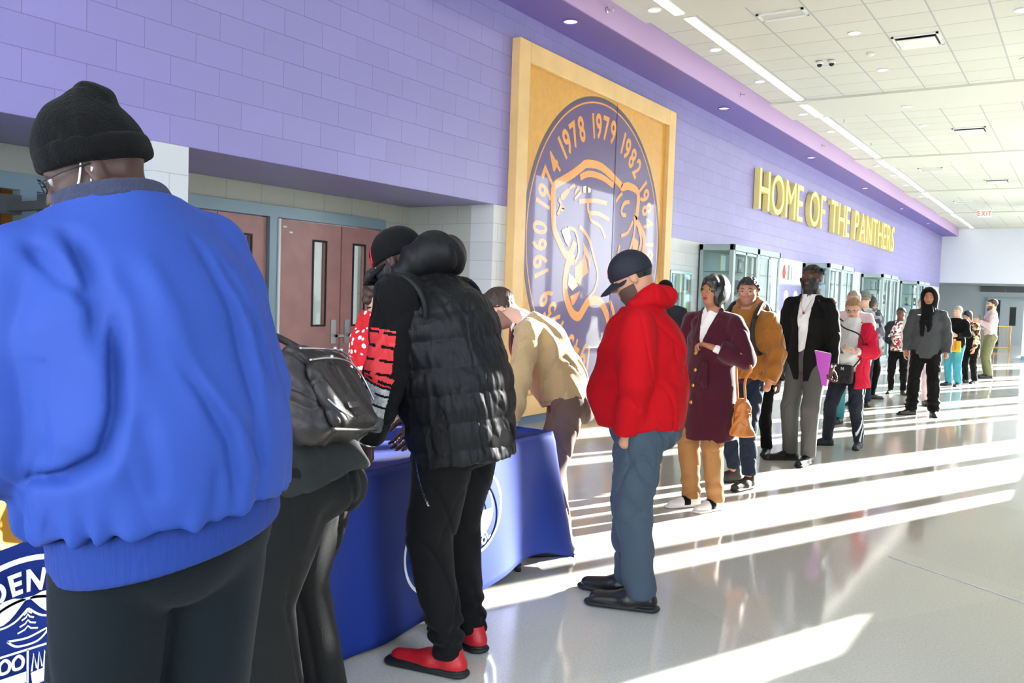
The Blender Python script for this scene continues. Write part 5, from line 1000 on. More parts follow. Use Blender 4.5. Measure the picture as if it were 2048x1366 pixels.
# ================================================================ person in the beige sweater leaning on the table
def p_beige():
    J = skeleton(1.72, lean=16, bend=24, hpitch=48, headfwd=30, arms={'L': ((.16, .12, -1), (0, .16, -1), (.1, .9, -.28), (0, -.2, -1), 14), 'R': ((.1, .1, -1), (0, .1, -1), (.1, .9, -.28), (0, -.2, -1), 14)})
    b = body_obj('person in a beige sweater and brown trousers leaning on the table with both hands', (2.90, 4.42), (-.83, -.55), J, M['skin_light'], .0055, head_kw={})
    s = J['s']; R1, R2 = J['R1'], J['R2']; Z1, Z2, Y1, Y2 = R1@V3(0, 0, 1), R2@V3(0, 0, 1), R1@V3(0, 1, 0), R2@V3(0, 1, 0); ch = J['chest']; X = V3(1, 0, 0)
    top(J, b, M['tee_white'], 'shirt', .007, hip=.155, waist=.15, chest=.168, drop=-.02, sh=.058, sleeve=(.055, .045, .036), neckz=1.5, cuff=-.005, f=1.35, neckr=.062)
    def vneck(F):
        def cv(P): # open cardigan front: remove a wedge at the chest
            q = P-(ch+Z2*.18*s); x = np.abs(q@X); d = -(q@Z2); y = q@Y2; return np.where((y > .02) & (d < .62), (.058-.05*np.clip(d, 0, .30)/.30)-x, -1.)
        F.cutfn(cv, .006)
    sw = top(J, b, M['sweater_beige'], 'sweater', .006, hip=.172, waist=.170, chest=.183, drop=.02, sh=.076, sleeve=(.078, .060, .045), neckz=-.4, cuff=.025, f=1.3, belly=.02, back=.02, disp=folds(.008, 13, .6), extra=vneck, neckr=.07)
    t = Tubes(); t.tube(catmull([ch+Z2*.19+Y2*.06+X*.02, ch+Z2*.10+Y2*.135, ch+Z2*.0+Y2*.16, ch-Z2*.1+Y2*.15]), [.018]*19, 8)
    t.obj('tie', mat('tie_wine', (110, 34, 40), .6), b); t = Tubes()
    for g in (-1, 1): t.tube(catmull([ch+Z2*.21+X*g*.05, ch+Z2*.15+Y2*.10+X*g*.072, ch+Y2*.165+X*g*.045, ch-Z2*.12+Y2*.175+X*g*.02]), .006, 6)
    t.obj('lanyard', M['dark'], b)
    cc = ch+Y2*.148+Z2*.0-X*.088; nb = MB(); a1 = unit(X*.92+Y2*.38); 
    nb.add([cc+a1*dx+Z2*dz-np.cross(a1, Z2)*-.008 for dx, dz in ((-.045, -.032), (.045, -.032), (.045, .032), (-.045, .032))], [(0, 1, 2, 3)]); nb.obj('name_sticker', M['paper_white'], sw)
    trousers(J, b, M['trouser_brown'], .007, r=(.105, .078, .062), top=.08, seat=.035, hipw=.16, disp=folds(.007, 14, .2)); sole_pair(J, b, M['shoe_black'], M['rubber_black'], h=.008)
    crop_hair(J, b, M['hair_brown'], .004, .009, .060); shell(J, .0035, [lambda q: q[:, 2]+.02-.3*np.abs(q[:, 0]), lambda q: -(q[:, 1]+.0)], 'beard', mat('stubble', (150, 112, 94), .8), .004, b); eyes(J, b, M['iris_dark']); brows(J, b, M['hair_brown'])
    for k in 'LR':
        w = Tubes(); w.tube([J['wr'+k]+V3(.034*math.cos(q), .034*math.sin(q), .012) for q in np.linspace(0, 2*math.pi, 21)[:-1]], .006, 6, closed=True); w.obj('wristwatch' if k == 'L' else 'bracelet', M['silver'], b)
# ================================================================ person in the polka dot dress
def p_dots():
    J = skeleton(1.66, lean=6, bend=8, hpitch=14)
    b = body_obj('person in a red polka dot dress behind the table, partly hidden', (1.92, 3.72), (.55, .83), J, M['skin_light'], .007)
    top(J, b, M['dress_dots'], 'dress', .007, hip=.17, waist=.132, chest=.165, drop=.42, hemr=.22, sh=.07, sleeve=(.085, .080, .05), f=1.3, neckz=-1.2, disp=folds(.008, 14, 1))
    H = Field(); hc, Rh = J['head'], J['Rh']; H.ell(hc+Rh@V3(0, -.02, .035), V3(.092, .108, .10), Rh, .02); H.cone(hc+Rh@V3(0, -.07, 0), hc+Rh@V3(0, -.085, -.10), .06, .03, .04); H.add_face = 0; H.ell(hc+Rh@V3(0, .10, -.03), V3(.065, .07, .085), Rh, .02, op='s')
    H.disp = lambda P: .006*np.sin(P[:, 0]*80+3*np.sin(P[:, 2]*30))*np.sin(P[:, 2]*60); sdf_obj('hair', H, .005, M['hair_brown'], None, b)
    t = Tubes(); t.tube(catmull([J['neck']+V3(-.07, .0, .03), J['neck']+V3(0, -.065, .02), J['neck']+V3(.07, 0, .03)]), .006, 6); t.obj('lanyard', M['dark'], b); sole_pair(J, b, M['shoe_black'], M['rubber_black'], h=.009)
def arms_rest(): return {}
# ================================================================ person in the red hoodie
def p_red():
    J = skeleton(1.74, lean=-2, bend=7, hpitch=26, hyaw=4, headfwd=12, sw=.20, arms={'L': ((.16, -.04, -1), (-.20, .17, -1), (-.35, .10, -1), (1, 0, 0), 10), 'R': ((.14, .05, -1), (-.3, .25, -1))}, legs={'L': {'foot': (-.10, -.04), 'toe': (.05, 1, 0), 'kmax': .035}, 'R': {'foot': (.09, .03), 'toe': (.2, 1, 0), 'kmax': .035}})
    b = body_obj('person in a bright red hoodie, navy cap and grey jeans looking down', (3.63, 3.88), (-.93, -.36), J, M['skin_tan'], .0045, .03, hands='', head_kw={'jaw': 1.12, 'neckr': .064}, lips=M['lips_pink'])
    s = J['s']; R1, R2 = J['R1'], J['R2']; Z1, Z2, Y1, Y2 = R1@V3(0, 0, 1), R2@V3(0, 0, 1), R1@V3(0, 1, 0), R2@V3(0, 1, 0); nk = J['neck']; pel = J['pelvis']
    def ext(F):
        F.ell(pel+Y1*.12+Z1*.08, V3(.15, .10, .13), R1, .06); F.ell(nk-Y2*.045+Z2*.02, V3(.10, .08, .05), R2, .03)
    st = [(V3(-.22, .10, 1.02), V3(-.20, .25, 1.0), .016, -.014), (V3(-.2, .0, 1.12), V3(-.2, .20, 1.06), .02, .008), (V3(-.1, -.15, 1.35), V3(-.18, -.12, 1.1), .03, -.008)]
    h_ = top(J, b, M['hood_red'], 'hoodie', .0055, hip=.205, waist=.212, chest=.205, f=1.04, drop=.045, sh=.082, sleeve=(.094, .078, .046), neckz=-.2, cuff=.0, back=.035, belly=.075, neckr=.082, disp=lambda P: folds(.006, 11, 1.4)(P)+stroke_folds(P, st), extra=ext, hemr=.185, k=.07)
    H = Field(); H.cone(nk-Y2*.07+Z2*.05-V3(.06, 0, 0), nk-Y2*.07+Z2*.05+V3(.06, 0, 0), .055, k=.04); H.cone(nk-Y2*.125+Z2*.05-V3(.03, 0, 0), nk-Y2*.125+Z2*.05+V3(.03, 0, 0), .045, k=.04)
    for g in (-1, 1): H.chain([nk+Y2*.10-Z2*.05+V3(g*.03, 0, 0), nk+Y2*.03+Z2*.01+V3(g*.085, 0, 0), nk-Y2*.06+Z2*.06+V3(g*.075, 0, 0)], [.022, .032, .048], .03)
    H.disp = folds(.006, 20, 2.); sdf_obj('hood', H, .005, M['hood_red'], None, h_)
    t = Tubes(); t.tube(catmull([nk+Y2*.125-Z2*.06+V3(-.03, 0, 0), nk+Y2*.175-Z2*.18+V3(-.045, 0, 0), nk+Y2*.195-Z2*.30+V3(-.05, 0, 0)]), .0035, 6); t.obj('drawstring', M['hood_red'], h_)
    pk = Field(); pk.box(pel+Y1*.215+Z1*.12, (.13, .012, .09), R1, .012, .02)
    trousers(J, b, M['jeans_grey'], .0055, r=(.128, .090, .072), hipw=.178, top=.06, seat=.045, f=1.12, disp=lambda P: folds(.009, 12, .8, sz=.75)(P), legk=.012)
    pt = Tubes(); pt.box(-.03, .03, -.002, .002, -.035, .035) if False else None
    pc = V3(-.135, -.105, .90); pb = Field(); pb.box(pc, (.05, .004, .010), rotz(RAD(-52)), .003, .002); pw = sdf_obj('pocket_trim', pb, .003, M['leather_trim'], None, b)
    for k in 'LR': shoe(J, k, b, M['shoe_black'], M['rubber_black'], h=.0045, L=.30, w=.050, soleh=.036, hi=.01, u=1.3)
    c = cap(J, b, mat('cap_navy', (18, 22, 36), .75, bump=(200, .15)), .0045, pitch=-6); hc, Rh = J['head'], J['Rh']@rotx(RAD(-6))
    def cp(a, z): k = math.sqrt(1-(z/.104)**2); return hc+Rh@(V3(math.sin(a)*.092*k, -.012+math.cos(a)*.111*k, z+.034)*J['hs'])
    for m_, pts in (('print_red', [(-.16, .02), (-.18, .055), (-.05, .058), (-.04, .02), (-.16, .02)]), ('mural_cream', [(-.12, .03), (-.08, .05), (-.02, .03), (.03, .055), (.04, .02)])):
        t = Tubes(); t.tube([cp(a, z) for a, z in pts], .003, 6); t.obj('front_logo', M[m_], c)
    beard(J, b, mat('beard_dark', (84, 60, 48), .8), .0035, {'jaw': 1.12, 'neckr': .064}, off=.003, full=-.022); shell(J, .004, [lambda q: (q[:, 1]+.01), lambda q: -.075-q[:, 2], lambda q: q[:, 2]-.03], 'hair', M['hair_black'], .004, b, {'neckr': .064})
    eyes(J, b, M['iris_dark']); brows(J, b, M['hair_black'])
# ================================================================ person in the maroon coat
def p_maroon():
    J = skeleton(1.70, hyaw=-6, hpitch=-4, sw=.185, arms={'L': ((.32, -.12, -1), (-.95, .75, .42), (-.8, .75, .25), (-.3, .6, -.7), 62), 'R': ((.14, 0, -1), (.04, .10, -1))}, legs={'L': {'foot': (-.085, .0), 'toe': (.1, 1, 0)}, 'R': {'foot': (.085, .05), 'toe': (.35, 1, 0)}})
    b = body_obj('person in a knee-length maroon coat and white turtleneck holding up one hand', (3.17, 6.02), (-.22, -.975), J, M['skin_warm'], .0042, .01, lips=M['lips_red'])
    s = J['s']; ch, nk, pel = J['chest'], J['neck'], J['pelvis']; X, Y, Z = V3(1, 0, 0), V3(0, 1, 0), V3(0, 0, 1)
    top(J, b, M['white_knit'], 'turtleneck', .006, hip=.14, waist=.14, chest=.158, drop=-.02, sh=.055, sleeve=(.05, .042, .034), cuff=.008, neckz=3.2, neckr=.058, f=1.3)
    def opn(F):
        def cv(P): q = P-(nk+Z*.02); return np.where((q[:, 1] > .0) & (q[:, 2] > -.36), (.072*np.clip((q[:, 2]+.30)/.30, 0, 1.2))-np.abs(q[:, 0]+.0), -1.)
        F.cutfn(cv, .006)
    ct = top(J, b, M['maroon'], 'coat', .0058, hip=.192, waist=.168, chest=.180, drop=.40, hemr=.232, sh=.078, sleeve=(.078, .072, .078), cuff=.05, f=1.25, disp=lambda P: folds(.006, 11, .3, sz=.35)(P)+.005*np.exp(-((P[:, 2]-.6)/.25)**2)*np.sin(np.arctan2(P[:, 0], P[:, 1])*5+.8), extra=opn, neckz=-.2)
    for g in (-1, 1): # lapels
        L = Field(); L.chain([nk+V3(g*.075, .02, .02), nk+V3(g*.105, .085, -.08), nk+V3(g*.062, .140, -.19), nk+V3(g*.015, .150, -.27)], [.020, .034, .026, .008], .02, unit(V3(g*.3, 1, .1)), 2.6); sdf_obj('lapel', L, .005, M['maroon'], None, ct)
    for z in (1.13, 1.01, .90, .78):
        V, Q = uv_sphere(V3(.03, 0, z), (.013, .013, .013), 8, 12); y = .150 if z > 1.1 else .145 if z > .95 else .165 if z > .85 else .182; V[:, 1] = V[:, 1]*.4+y+.006; np_mesh('button', V, Q, M['gold'], None, ct)
    bl = Field(); w = J['waist']+Z*.015; bl.cone(w-Z*.02, w+Z*.02, .178*s, .176*s, .01, Y, 1.22); bl.cut(w-Z*.024, -Z); bl.cut(w+Z*.024, Z); be = sdf_obj('belt', bl, .006, M['maroon'], None, ct)
    tt = Field(); tt.chain([w+V3(-.05, .150, 0), w+V3(-.062, .165, -.14)], [.022, .026], .01, Y, 3.); tt.chain([w+V3(-.05, .150, 0), w+V3(-.02, .165, -.11)], [.018, .024], .01, Y, 3.); sdf_obj('belt_tie', tt, .005, M['maroon'], None, be)
    trousers(J, b, M['khaki'], .006, r=(.095, .078, .066), hipw=.15, disp=lambda P: folds(.006, 13, .5)(P)+.006*np.sin(P[:, 2]*60+P[:, 0]*20)*np.exp(-((P[:, 2]-.18)/.08)**2))
    def ms(c, c0, t, gz): d = (c-c0)@t; return np.where((d > .03) & (d < .085) & (c[:, 2] > gz+.02), 1, 0)
    for k in 'LR': shoe(J, k, b, None, None, h=.0045, L=.262, w=.042, mats=[M['shoe_white'], M['cloth_black']], matfn2=ms)
    # asymmetric short bob
    hc, Rh = J['head'], J['Rh']; p = lambda x, y, z: hc+Rh@V3(x, y, z); H = Field(); H.ell(p(0, -.018, .036), V3(.098, .116, .100), Rh, .02); H.ell(p(-.055, .005, -.02), V3(.045, .062, .085), Rh, .03); H.ell(p(.062, -.02, -.01), V3(.035, .06, .07), Rh, .03); H.ell(p(-.03, .062, .066), V3(.05, .035, .035), Rh, .03); H.ell(p(0, -.07, -.03), V3(.07, .045, .07), Rh, .03)
    H.ell(p(.022, .098, -.035), V3(.058, .062, .098), Rh, .012, op='s'); H.ell(p(.0, .11, -.05), V3(.06, .07, .075), Rh, .012, op='s'); H.disp = lambda P: .003*np.sin(((P-hc)@Rh)[:, 0]*70+((P-hc)@Rh)[:, 1]*60+2*np.sin(((P-hc)@Rh)[:, 2]*25)); sdf_obj('hair', H, .0042, M['hair_gloss'], None, b)
    eyes(J, b, M['iris_dark']); brows(J, b, M['hair_black'], .0022); glasses(J, b, M['gold'])
    bag = empty('shoulder_bag', b.location, b.rotation_euler[2]); tag(bag, 'tan leather bucket bag hanging at the side of the maroon coat', 'bag')
    c = V3(-.262, -.02, .66); F = Field(); F.cone(c+Z*.07, c-Z*.085, .052, .092, .03, Y, 1.15); F.cone(c+Z*.07, c+Z*.10, .05, .062, .02, Y, 1.1); F.cut(c-Z*.10, -Z, .02); F.disp = folds(.007, 24, 1); bb = sdf_obj('bag_body', F, .005, M['tan_leather'], None, bag)
    t = Tubes(); t.tube([c+Z*.065+V3(.056*math.cos(a), .052*math.sin(a), .0) for a in np.linspace(0, 6.28, 25)[:-1]], .005, 6, True); t.tube([c+V3(.03, .055, .07), c+V3(.035, .062, .02), c+V3(.03, .066, -.03)], .006, 6); t.obj('drawcord', M['tan_leather'], bb)
    t = Tubes(); t.tube(catmull([c+V3(-.03, 0, .09), c+V3(-.02, .02, .28), J['elL']+V3(-.06, .03, -.05), J['elL']+V3(.01, .08, .05), J['elL']+V3(.055, .03, -.06), c+V3(.05, .01, .28), c+V3(.035, 0, .09)]), .009, 8); t.obj('strap', M['tan_leather'], bag)
# ================================================================ person in the mustard hooded jacket
def p_mustard():
    J = skeleton(1.72, hyaw=18, hpitch=3, sw=.195, arms={'L': ((.24, -.06, -1), (.0, .42, -1), (-.2, .5, -1)), 'R': ((.16, 0, -1), (0, .2, -1))}, legs={'L': {'foot': (-.12, .08), 'toe': (.05, 1, 0)}, 'R': {'foot': (.09, -.06), 'toe': (.6, 1, 0)}})
    b = body_obj('person in a mustard hooded jacket with a backpack strap, behind the maroon coat', (3.10, 6.98), (-.16, -.985), J, M['skin_tan'], .0048, .0, hands='', lips=M['lips_pink'])
    nk = J['neck']; Y, Z = V3(0, 1, 0), V3(0, 0, 1)
    jk = top(J, b, M['mustard'], 'jacket', .006, hip=.185, waist=.19, chest=.19, drop=.03, sh=.08, sleeve=(.088, .080, .056), cuff=.01, f=1.2, disp=folds(.010, 13, .2), hemr=.17, neckz=-.2)
    H = Field(); H.ell(nk-Y*.06+Z*.05, V3(.11, .08, .075), None, .03); 
    for g in (-1, 1): H.chain([nk+V3(g*.03, .10, -.06), nk+V3(g*.085, .04, .0), nk+V3(g*.095, -.03, .06)], [.02, .032, .038], .03)
    H.disp = folds(.006, 18, 1); sdf_obj('hood', H, .0055, M['mustard'], None, jk)
    hm = Field(); hm.cone(J['pelvis']-Z*.08, J['pelvis']+Z*.02, .165, .165, .02, Y, 1.3); hm.cut(J['pelvis']-Z*.07, -Z); sdf_obj('sweater_hem', hm, .007, mat('dark_wine', (60, 30, 38), .85), None, b)
    trousers(J, b, M['denim_dark'], .006, r=(.092, .072, .060), drop=-.05); 
    for k in 'LR': shoe(J, k, b, M['shoe_suede'], M['rubber_black'], h=.005, hi=.045, u=1.2)
    crop_hair(J, b, M['hair_gloss'], .0042, .014, .062, disp=lambda P: .008*np.sin(P[:, 0]*130)*np.sin(P[:, 1]*120)*np.sin(P[:, 2]*110)); shell(J, .0025, [lambda q: q[:, 2]+.035-.4*np.abs(q[:, 0]), lambda q: -(q[:, 1]+.0), lambda q: .013-np.sqrt((q[:, 0]/1.6)**2+(q[:, 2]+.055)**2)], 'beard', mat('stubble2', (158, 114, 90), .8), .004, b); eyes(J, b, M['iris_dark']); brows(J, b, M['hair_black'], .0038)
    bag = empty('backpack', b.location, b.rotation_euler[2]); F = Field(); F.box(V3(0, -.24, 1.22), (.14, .075, .2), None, .05); F.disp = folds(.006, 14, 1); sdf_obj('pack_body', F, .009, M['black_bag'], None, bag)
    for g in (-1, 1): t = Tubes(); t.tube(catmull([V3(g*.11, -.17, 1.40), V3(g*.12, -.06, 1.50), V3(g*.125, .06, 1.45), V3(g*.135, .165, 1.30), V3(g*.15, .12, 1.12), V3(g*.17, -.1, 1.06)]), .020, 8); t.obj('strap', M['black_bag'], bag)
    tag(bag, 'black backpack worn over the mustard jacket', 'backpack')
# ================================================================ person in the black blazer with the purple folder
def p_blazer():
    J = skeleton(1.90, hyaw=-6, hpitch=-6, sw=.178, arms={'L': ((.14, -.02, -1), (.02, .16, -1), (-.1, .22, -1), (1, .25, 0), 48), 'R': ((.13, 0, -1), (.02, .08, -1))}, legs={'L': {'foot': (-.07, .06), 'toe': (-.05, 1, 0)}, 'R': {'foot': (.13, -.02), 'toe': (.95, 1, 0)}})
    b = body_obj('person in a black blazer and white t-shirt holding a purple folder', (3.22, 8.42), (-.10, -.995), J, M['skin_deep'], .005, .0, lips=M['lips_brown'])
    s = J['s']; nk = J['neck']; Y, Z = V3(0, 1, 0), V3(0, 0, 1)
    top(J, b, M['tee_white'], 'tshirt', .006, hip=.13, waist=.13, chest=.142, drop=-.05, sh=.042, sleeves='', neckz=-.1, neckr=.066, f=1.3)
    def opn(F):
        def cv(P): q = P-(nk+Z*.02); return np.where((q[:, 1] > -.02), (.078-.052*np.clip(-q[:, 2]/.6, 0, 1.))-np.abs(q[:, 0]-.015), -1.)
        F.cutfn(cv, .006)
    bz = top(J, b, M['blazer_black'], 'blazer', .006, hip=.160, waist=.148, chest=.160, drop=.20, hemr=.168, sh=.060, sleeve=(.064, .056, .048), cuff=.025, f=1.3, disp=folds(.005, 10, .3, sz=.4), extra=opn, neckz=-.3)
    for g in (-1, 1): L = Field(); L.chain([nk+V3(.015+g*.085, .0, .0), nk+V3(.015+g*.088, .095, -.12), nk+V3(.015+g*.052, .125, -.34)], [.02, .026, .008], .02, unit(V3(g*.3, 1, 0)), 3.); sdf_obj('lapel', L, .005, M['blazer_black'], None, bz)
    trousers(J, b, M['slacks_grey'], .006, r=(.092, .074, .066), hipw=.145, disp=folds(.007, 10, .4, sz=.35)); sole_pair(J, b, M['shoe_black'], M['rubber_black'], h=.0048, L=.29, w=.038)
    beard(J, b, M['hair_black'], .004, off=.012); eyes(J, b, M['iris_dark']); brows(J, b, M['hair_black'])
    hc, Rh = J['head'], J['Rh']; hh = crop_hair(J, b, M['hair_black'], .0045, .008, .062); lk = Field()
    for i in range(26):
        a = i*2.4; rr = .03+.05*((i*7) % 10)/10; x0, y0 = math.cos(a)*rr, -.02+math.sin(a)*rr*1.1; d = unit(V3(x0, y0+.02, .02)); p0 = hc+Rh@(V3(x0, y0, .118-rr*.45)*s); p1 = p0+Rh@(V3(d[0]*.020, d[1]*.022, -.014)*s); p2 = p1+Rh@(V3(d[0]*.004, d[1]*.004, -.035)*s); lk.chain([p0, p1, p2], [.009, .009, .006], .004)
    lk.ell(hc+Rh@V3(0, .13, -.02)*s, V3(.06, .06, .075)*s, Rh, .01, op='s'); sdf_obj('locs', lk, .004, M['hair_black'], None, hh)
    t = Tubes(); t.tube(catmull([nk+V3(-.06, .03, .02), nk+V3(-.03, .118, -.07), nk+V3(.01, .145, -.155), nk+V3(.045, .118, -.07), nk+V3(.065, .03, .02)]), .002, 6); nl = t.obj('necklace', M['gold'], b); V, Q = uv_sphere(nk+V3(.01, .148, -.16), (.012, .005, .014), 8, 10); np_mesh('pendant', V, Q, mat('pendant_brown', (120, 50, 40), .4), None, nl)
    w = Tubes(); w.tube([J['wrL']+V3(.034*math.cos(q), .034*math.sin(q), .004) for q in np.linspace(0, 2*math.pi, 21)[:-1]], .006, 6, True); ww = w.obj('wristwatch', M['silver'], b); V, Q = uv_sphere(J['wrL']+V3(-.01, .036, .004), (.018, .008, .018), 8, 12); np_mesh('watch_face', V, Q, M['steel'], None, ww)
    V, Q = uv_sphere(headpt(J, -.086, -.01, -.05), .012*s, 8, 10); np_mesh('earring', V, Q, mat('ear_blue', (90, 150, 230), .3), None, b)
    # folder held in the left hand
    f = empty('folder', b.location, b.rotation_euler[2]); c = J['wrL']+J['hdL']*.05+V3(.055, .045, .0); Fd = Field(); Rf = roty(RAD(-8))@rotx(RAD(-6)); Fd.box(c+V3(.06, 0, .03), (.12, .006, .155), Rf, .003, .002); sdf_obj('folder_cover', Fd, .004, M['purple_folder'], None, f)
    pg = Field(); pg.box(c+V3(.062, -.0, .034), (.115, .003, .158), Rf, .002, .002); sdf_obj('folder_pages', pg, .004, M['paper_white'], None, f); tag(f, 'purple folder held against the thigh of the person in the black blazer', 'folder')
# ================================================================ the people farther back
def p_redcoat():
    J = skeleton(1.60, hyaw=10, hpitch=22, sw=.18, arms={'L': ((.25, .0, -1), (-.55, 1, .05), (-.6, 1, .1), (-.2, .2, .9), 40), 'R': ((.22, .05, -1), (-.35, 1, -.1), (-.6, 1, .1), (.2, .2, .9), 40)}, legs={'L': {'foot': (-.13, .0)}, 'R': {'foot': (.17, .1), 'toe': (.9, 1, 0)}})
    b = body_obj('person in a cream top and open red coat looking at a phone', (3.33, 9.72), (-.18, -.98), J, M['skin_light'], .0055, .03, lips=M['lips_pink'])
    nk = J['neck']; Y, Z = V3(0, 1, 0), V3(0, 0, 1)
    top(J, b, M['white_knit'], 'sweater', .007, hip=.175, waist=.165, chest=.165, drop=.03, sh=.062, sleeve=(.06, .052, .042), cuff=.02, neckz=1.6, f=1.15, belly=.05)
    def opn(F): F.cutfn(lambda P: np.where(P[:, 1] > .0, np.where(P[:, 0] > .02, .2, .115)-np.abs(P[:, 0]), -1.), .006)
    top(J, b, M['coat_red'], 'coat', .007, hip=.20, waist=.185, chest=.18, drop=.22, hemr=.24, sh=.072, sleeve=(.080, .072, .060), cuff=.06, f=1.1, sleeves='L', extra=opn, disp=folds(.009, 13, .4), neckz=-.4)
    def st(c): q = c[:, 0]+.13+.0*c[:, 2]; u = np.abs(np.mod((c[:, 1]-.0)*1., 1)); y = c[:, 1]-.02; return ((c[:, 0] < -.12) & ((np.abs(y-.02) < .007) | (np.abs(y+.012) < .007) | (np.abs(y-.052) < .007))).astype(int)
    trousers(J, b, None, .006, r=(.112, .078, .056), hipw=.175, mats=[mat('track_navy', (22, 28, 44), .8), M['print_white']], matfn=st, seat=.03); sole_pair(J, b, mat('shoe_navy', (34, 40, 50), .6), M['rubber_black'], h=.006)
    hc, Rh = J['head'], J['Rh']; hr = crop_hair(J, b, M['hair_blond'], .0045, .012, .066, disp=lambda P: .002*np.sin(((P-hc)@Rh)[:, 0]*190)); H = Field(); H.ell(hc+Rh@V3(0, -.115, .03), V3(.04, .035, .04), Rh, .02); sdf_obj('hair_bun', H, .005, M['hair_blond'], None, hr)
    eyes(J, b, M['iris_dark']); brows(J, b, M['hair_blond'], .002); glasses(J, b, M['dark'])
    c = (J['wrL']+J['wrR'])/2+Y*.085+Z*.03; ph = empty('mobile_phone', b.location, b.rotation_euler[2]); F = Field(); F.box(c, (.038, .075, .005), rotx(RAD(35)), .004, .002); sdf_obj('phone_body', F, .004, M['phone'], None, ph); tag(ph, 'phone held by the person in the red coat', 'phone')
    bag = empty('shoulder_bag', b.location, b.rotation_euler[2]); F = Field(); F.box(V3(-.02, .205, .79), (.095, .035, .095), None, .02); F.disp = folds(.003, 20, 1); bb = sdf_obj('bag_body', F, .005, M['black_bag'], None, bag); F = Field(); F.box(V3(-.02, .243, .835), (.098, .006, .05), None, .004); sdf_obj('flap', F, .005, M['black_bag'], None, bb)
    m = MB(); text_line(m, plane_map((-.02, .2485, .775), (-1, 0, 0), (0, 0, 1), (0, 1, 0)), 'N', 0, .06, .03, 1., .1, .03); m.obj('badge', M['print_white'], bb); t = Tubes(); t.tube(catmull([V3(-.11, .19, .87), V3(-.17, .10, 1.02), V3(-.14, .13, 1.2), V3(.03, .165, 1.28), V3(.14, .08, 1.38), nk+V3(.10, .0, .0)]), .008, 8); t.obj('strap', M['black_bag'], bag)
    tag(bag, 'small black crossbody bag in front of the person in the red coat', 'bag')
def simple(label, loc, face, H, skin_, hair, topm, botm, h=.008, kw=None, tk=None, trk=None, hk='crop', shoe_=('shoe_black', 'rubber_black'), capm=None, extra=None, lips=None, name='jacket', fat=0., hands='LR'):
    J = skeleton(H, **(kw or {})); b = body_obj(label, loc, face, J, M[skin_], h*.8, fat, lips=M[lips] if lips else None, hands=hands)
    top(J, b, M[topm], name, h, **(tk or {})); 
    if botm: trousers(J, b, M[botm], h, **(trk or {}))
    sole_pair(J, b, M[shoe_[0]], M[shoe_[1]], h=h)
    hc, Rh, s = J['head'], J['Rh'], J['hs']
    if hk == 'crop': crop_hair(J, b, M[hair], h*.7, .009, .055)
    elif hk == 'bun':
        hr = crop_hair(J, b, M[hair], h*.7, .010, .064); F = Field(); F.ell(hc+Rh@V3(0, -.115, .01)*s, V3(.042, .038, .042)*s, Rh, .02); sdf_obj('hair_bun', F, h*.8, M[hair], None, hr)
    elif hk in ('long',):
        F = Field(); F.ell(hc+Rh@V3(0, -.016, .034)*s, V3(.088, .108, .098)*s, Rh, .02); 
        if hk == 'long': F.cone(hc+Rh@V3(0, -.06, 0)*s, hc+V3(0, -.10, -.25), .075*s, .06*s, .05)
        else: F.ell(hc+Rh@V3(0, -.115, .0)*s, V3(.035, .035, .035)*s, Rh, .02)
        F.ell(hc+Rh@V3(0, .108, -.018)*s, V3(.066, .07, .092)*s, Rh, .02, op='s'); sdf_obj('hair', F, h*.8, M[hair], None, b)
    if capm: cap(J, b, M[capm], h*.8)
    eyes(J, b, M['iris_dark']); brows(J, b, M[hair] if hair else M['hair_black'], .003)
    if extra: extra(J, b)
    return J, b
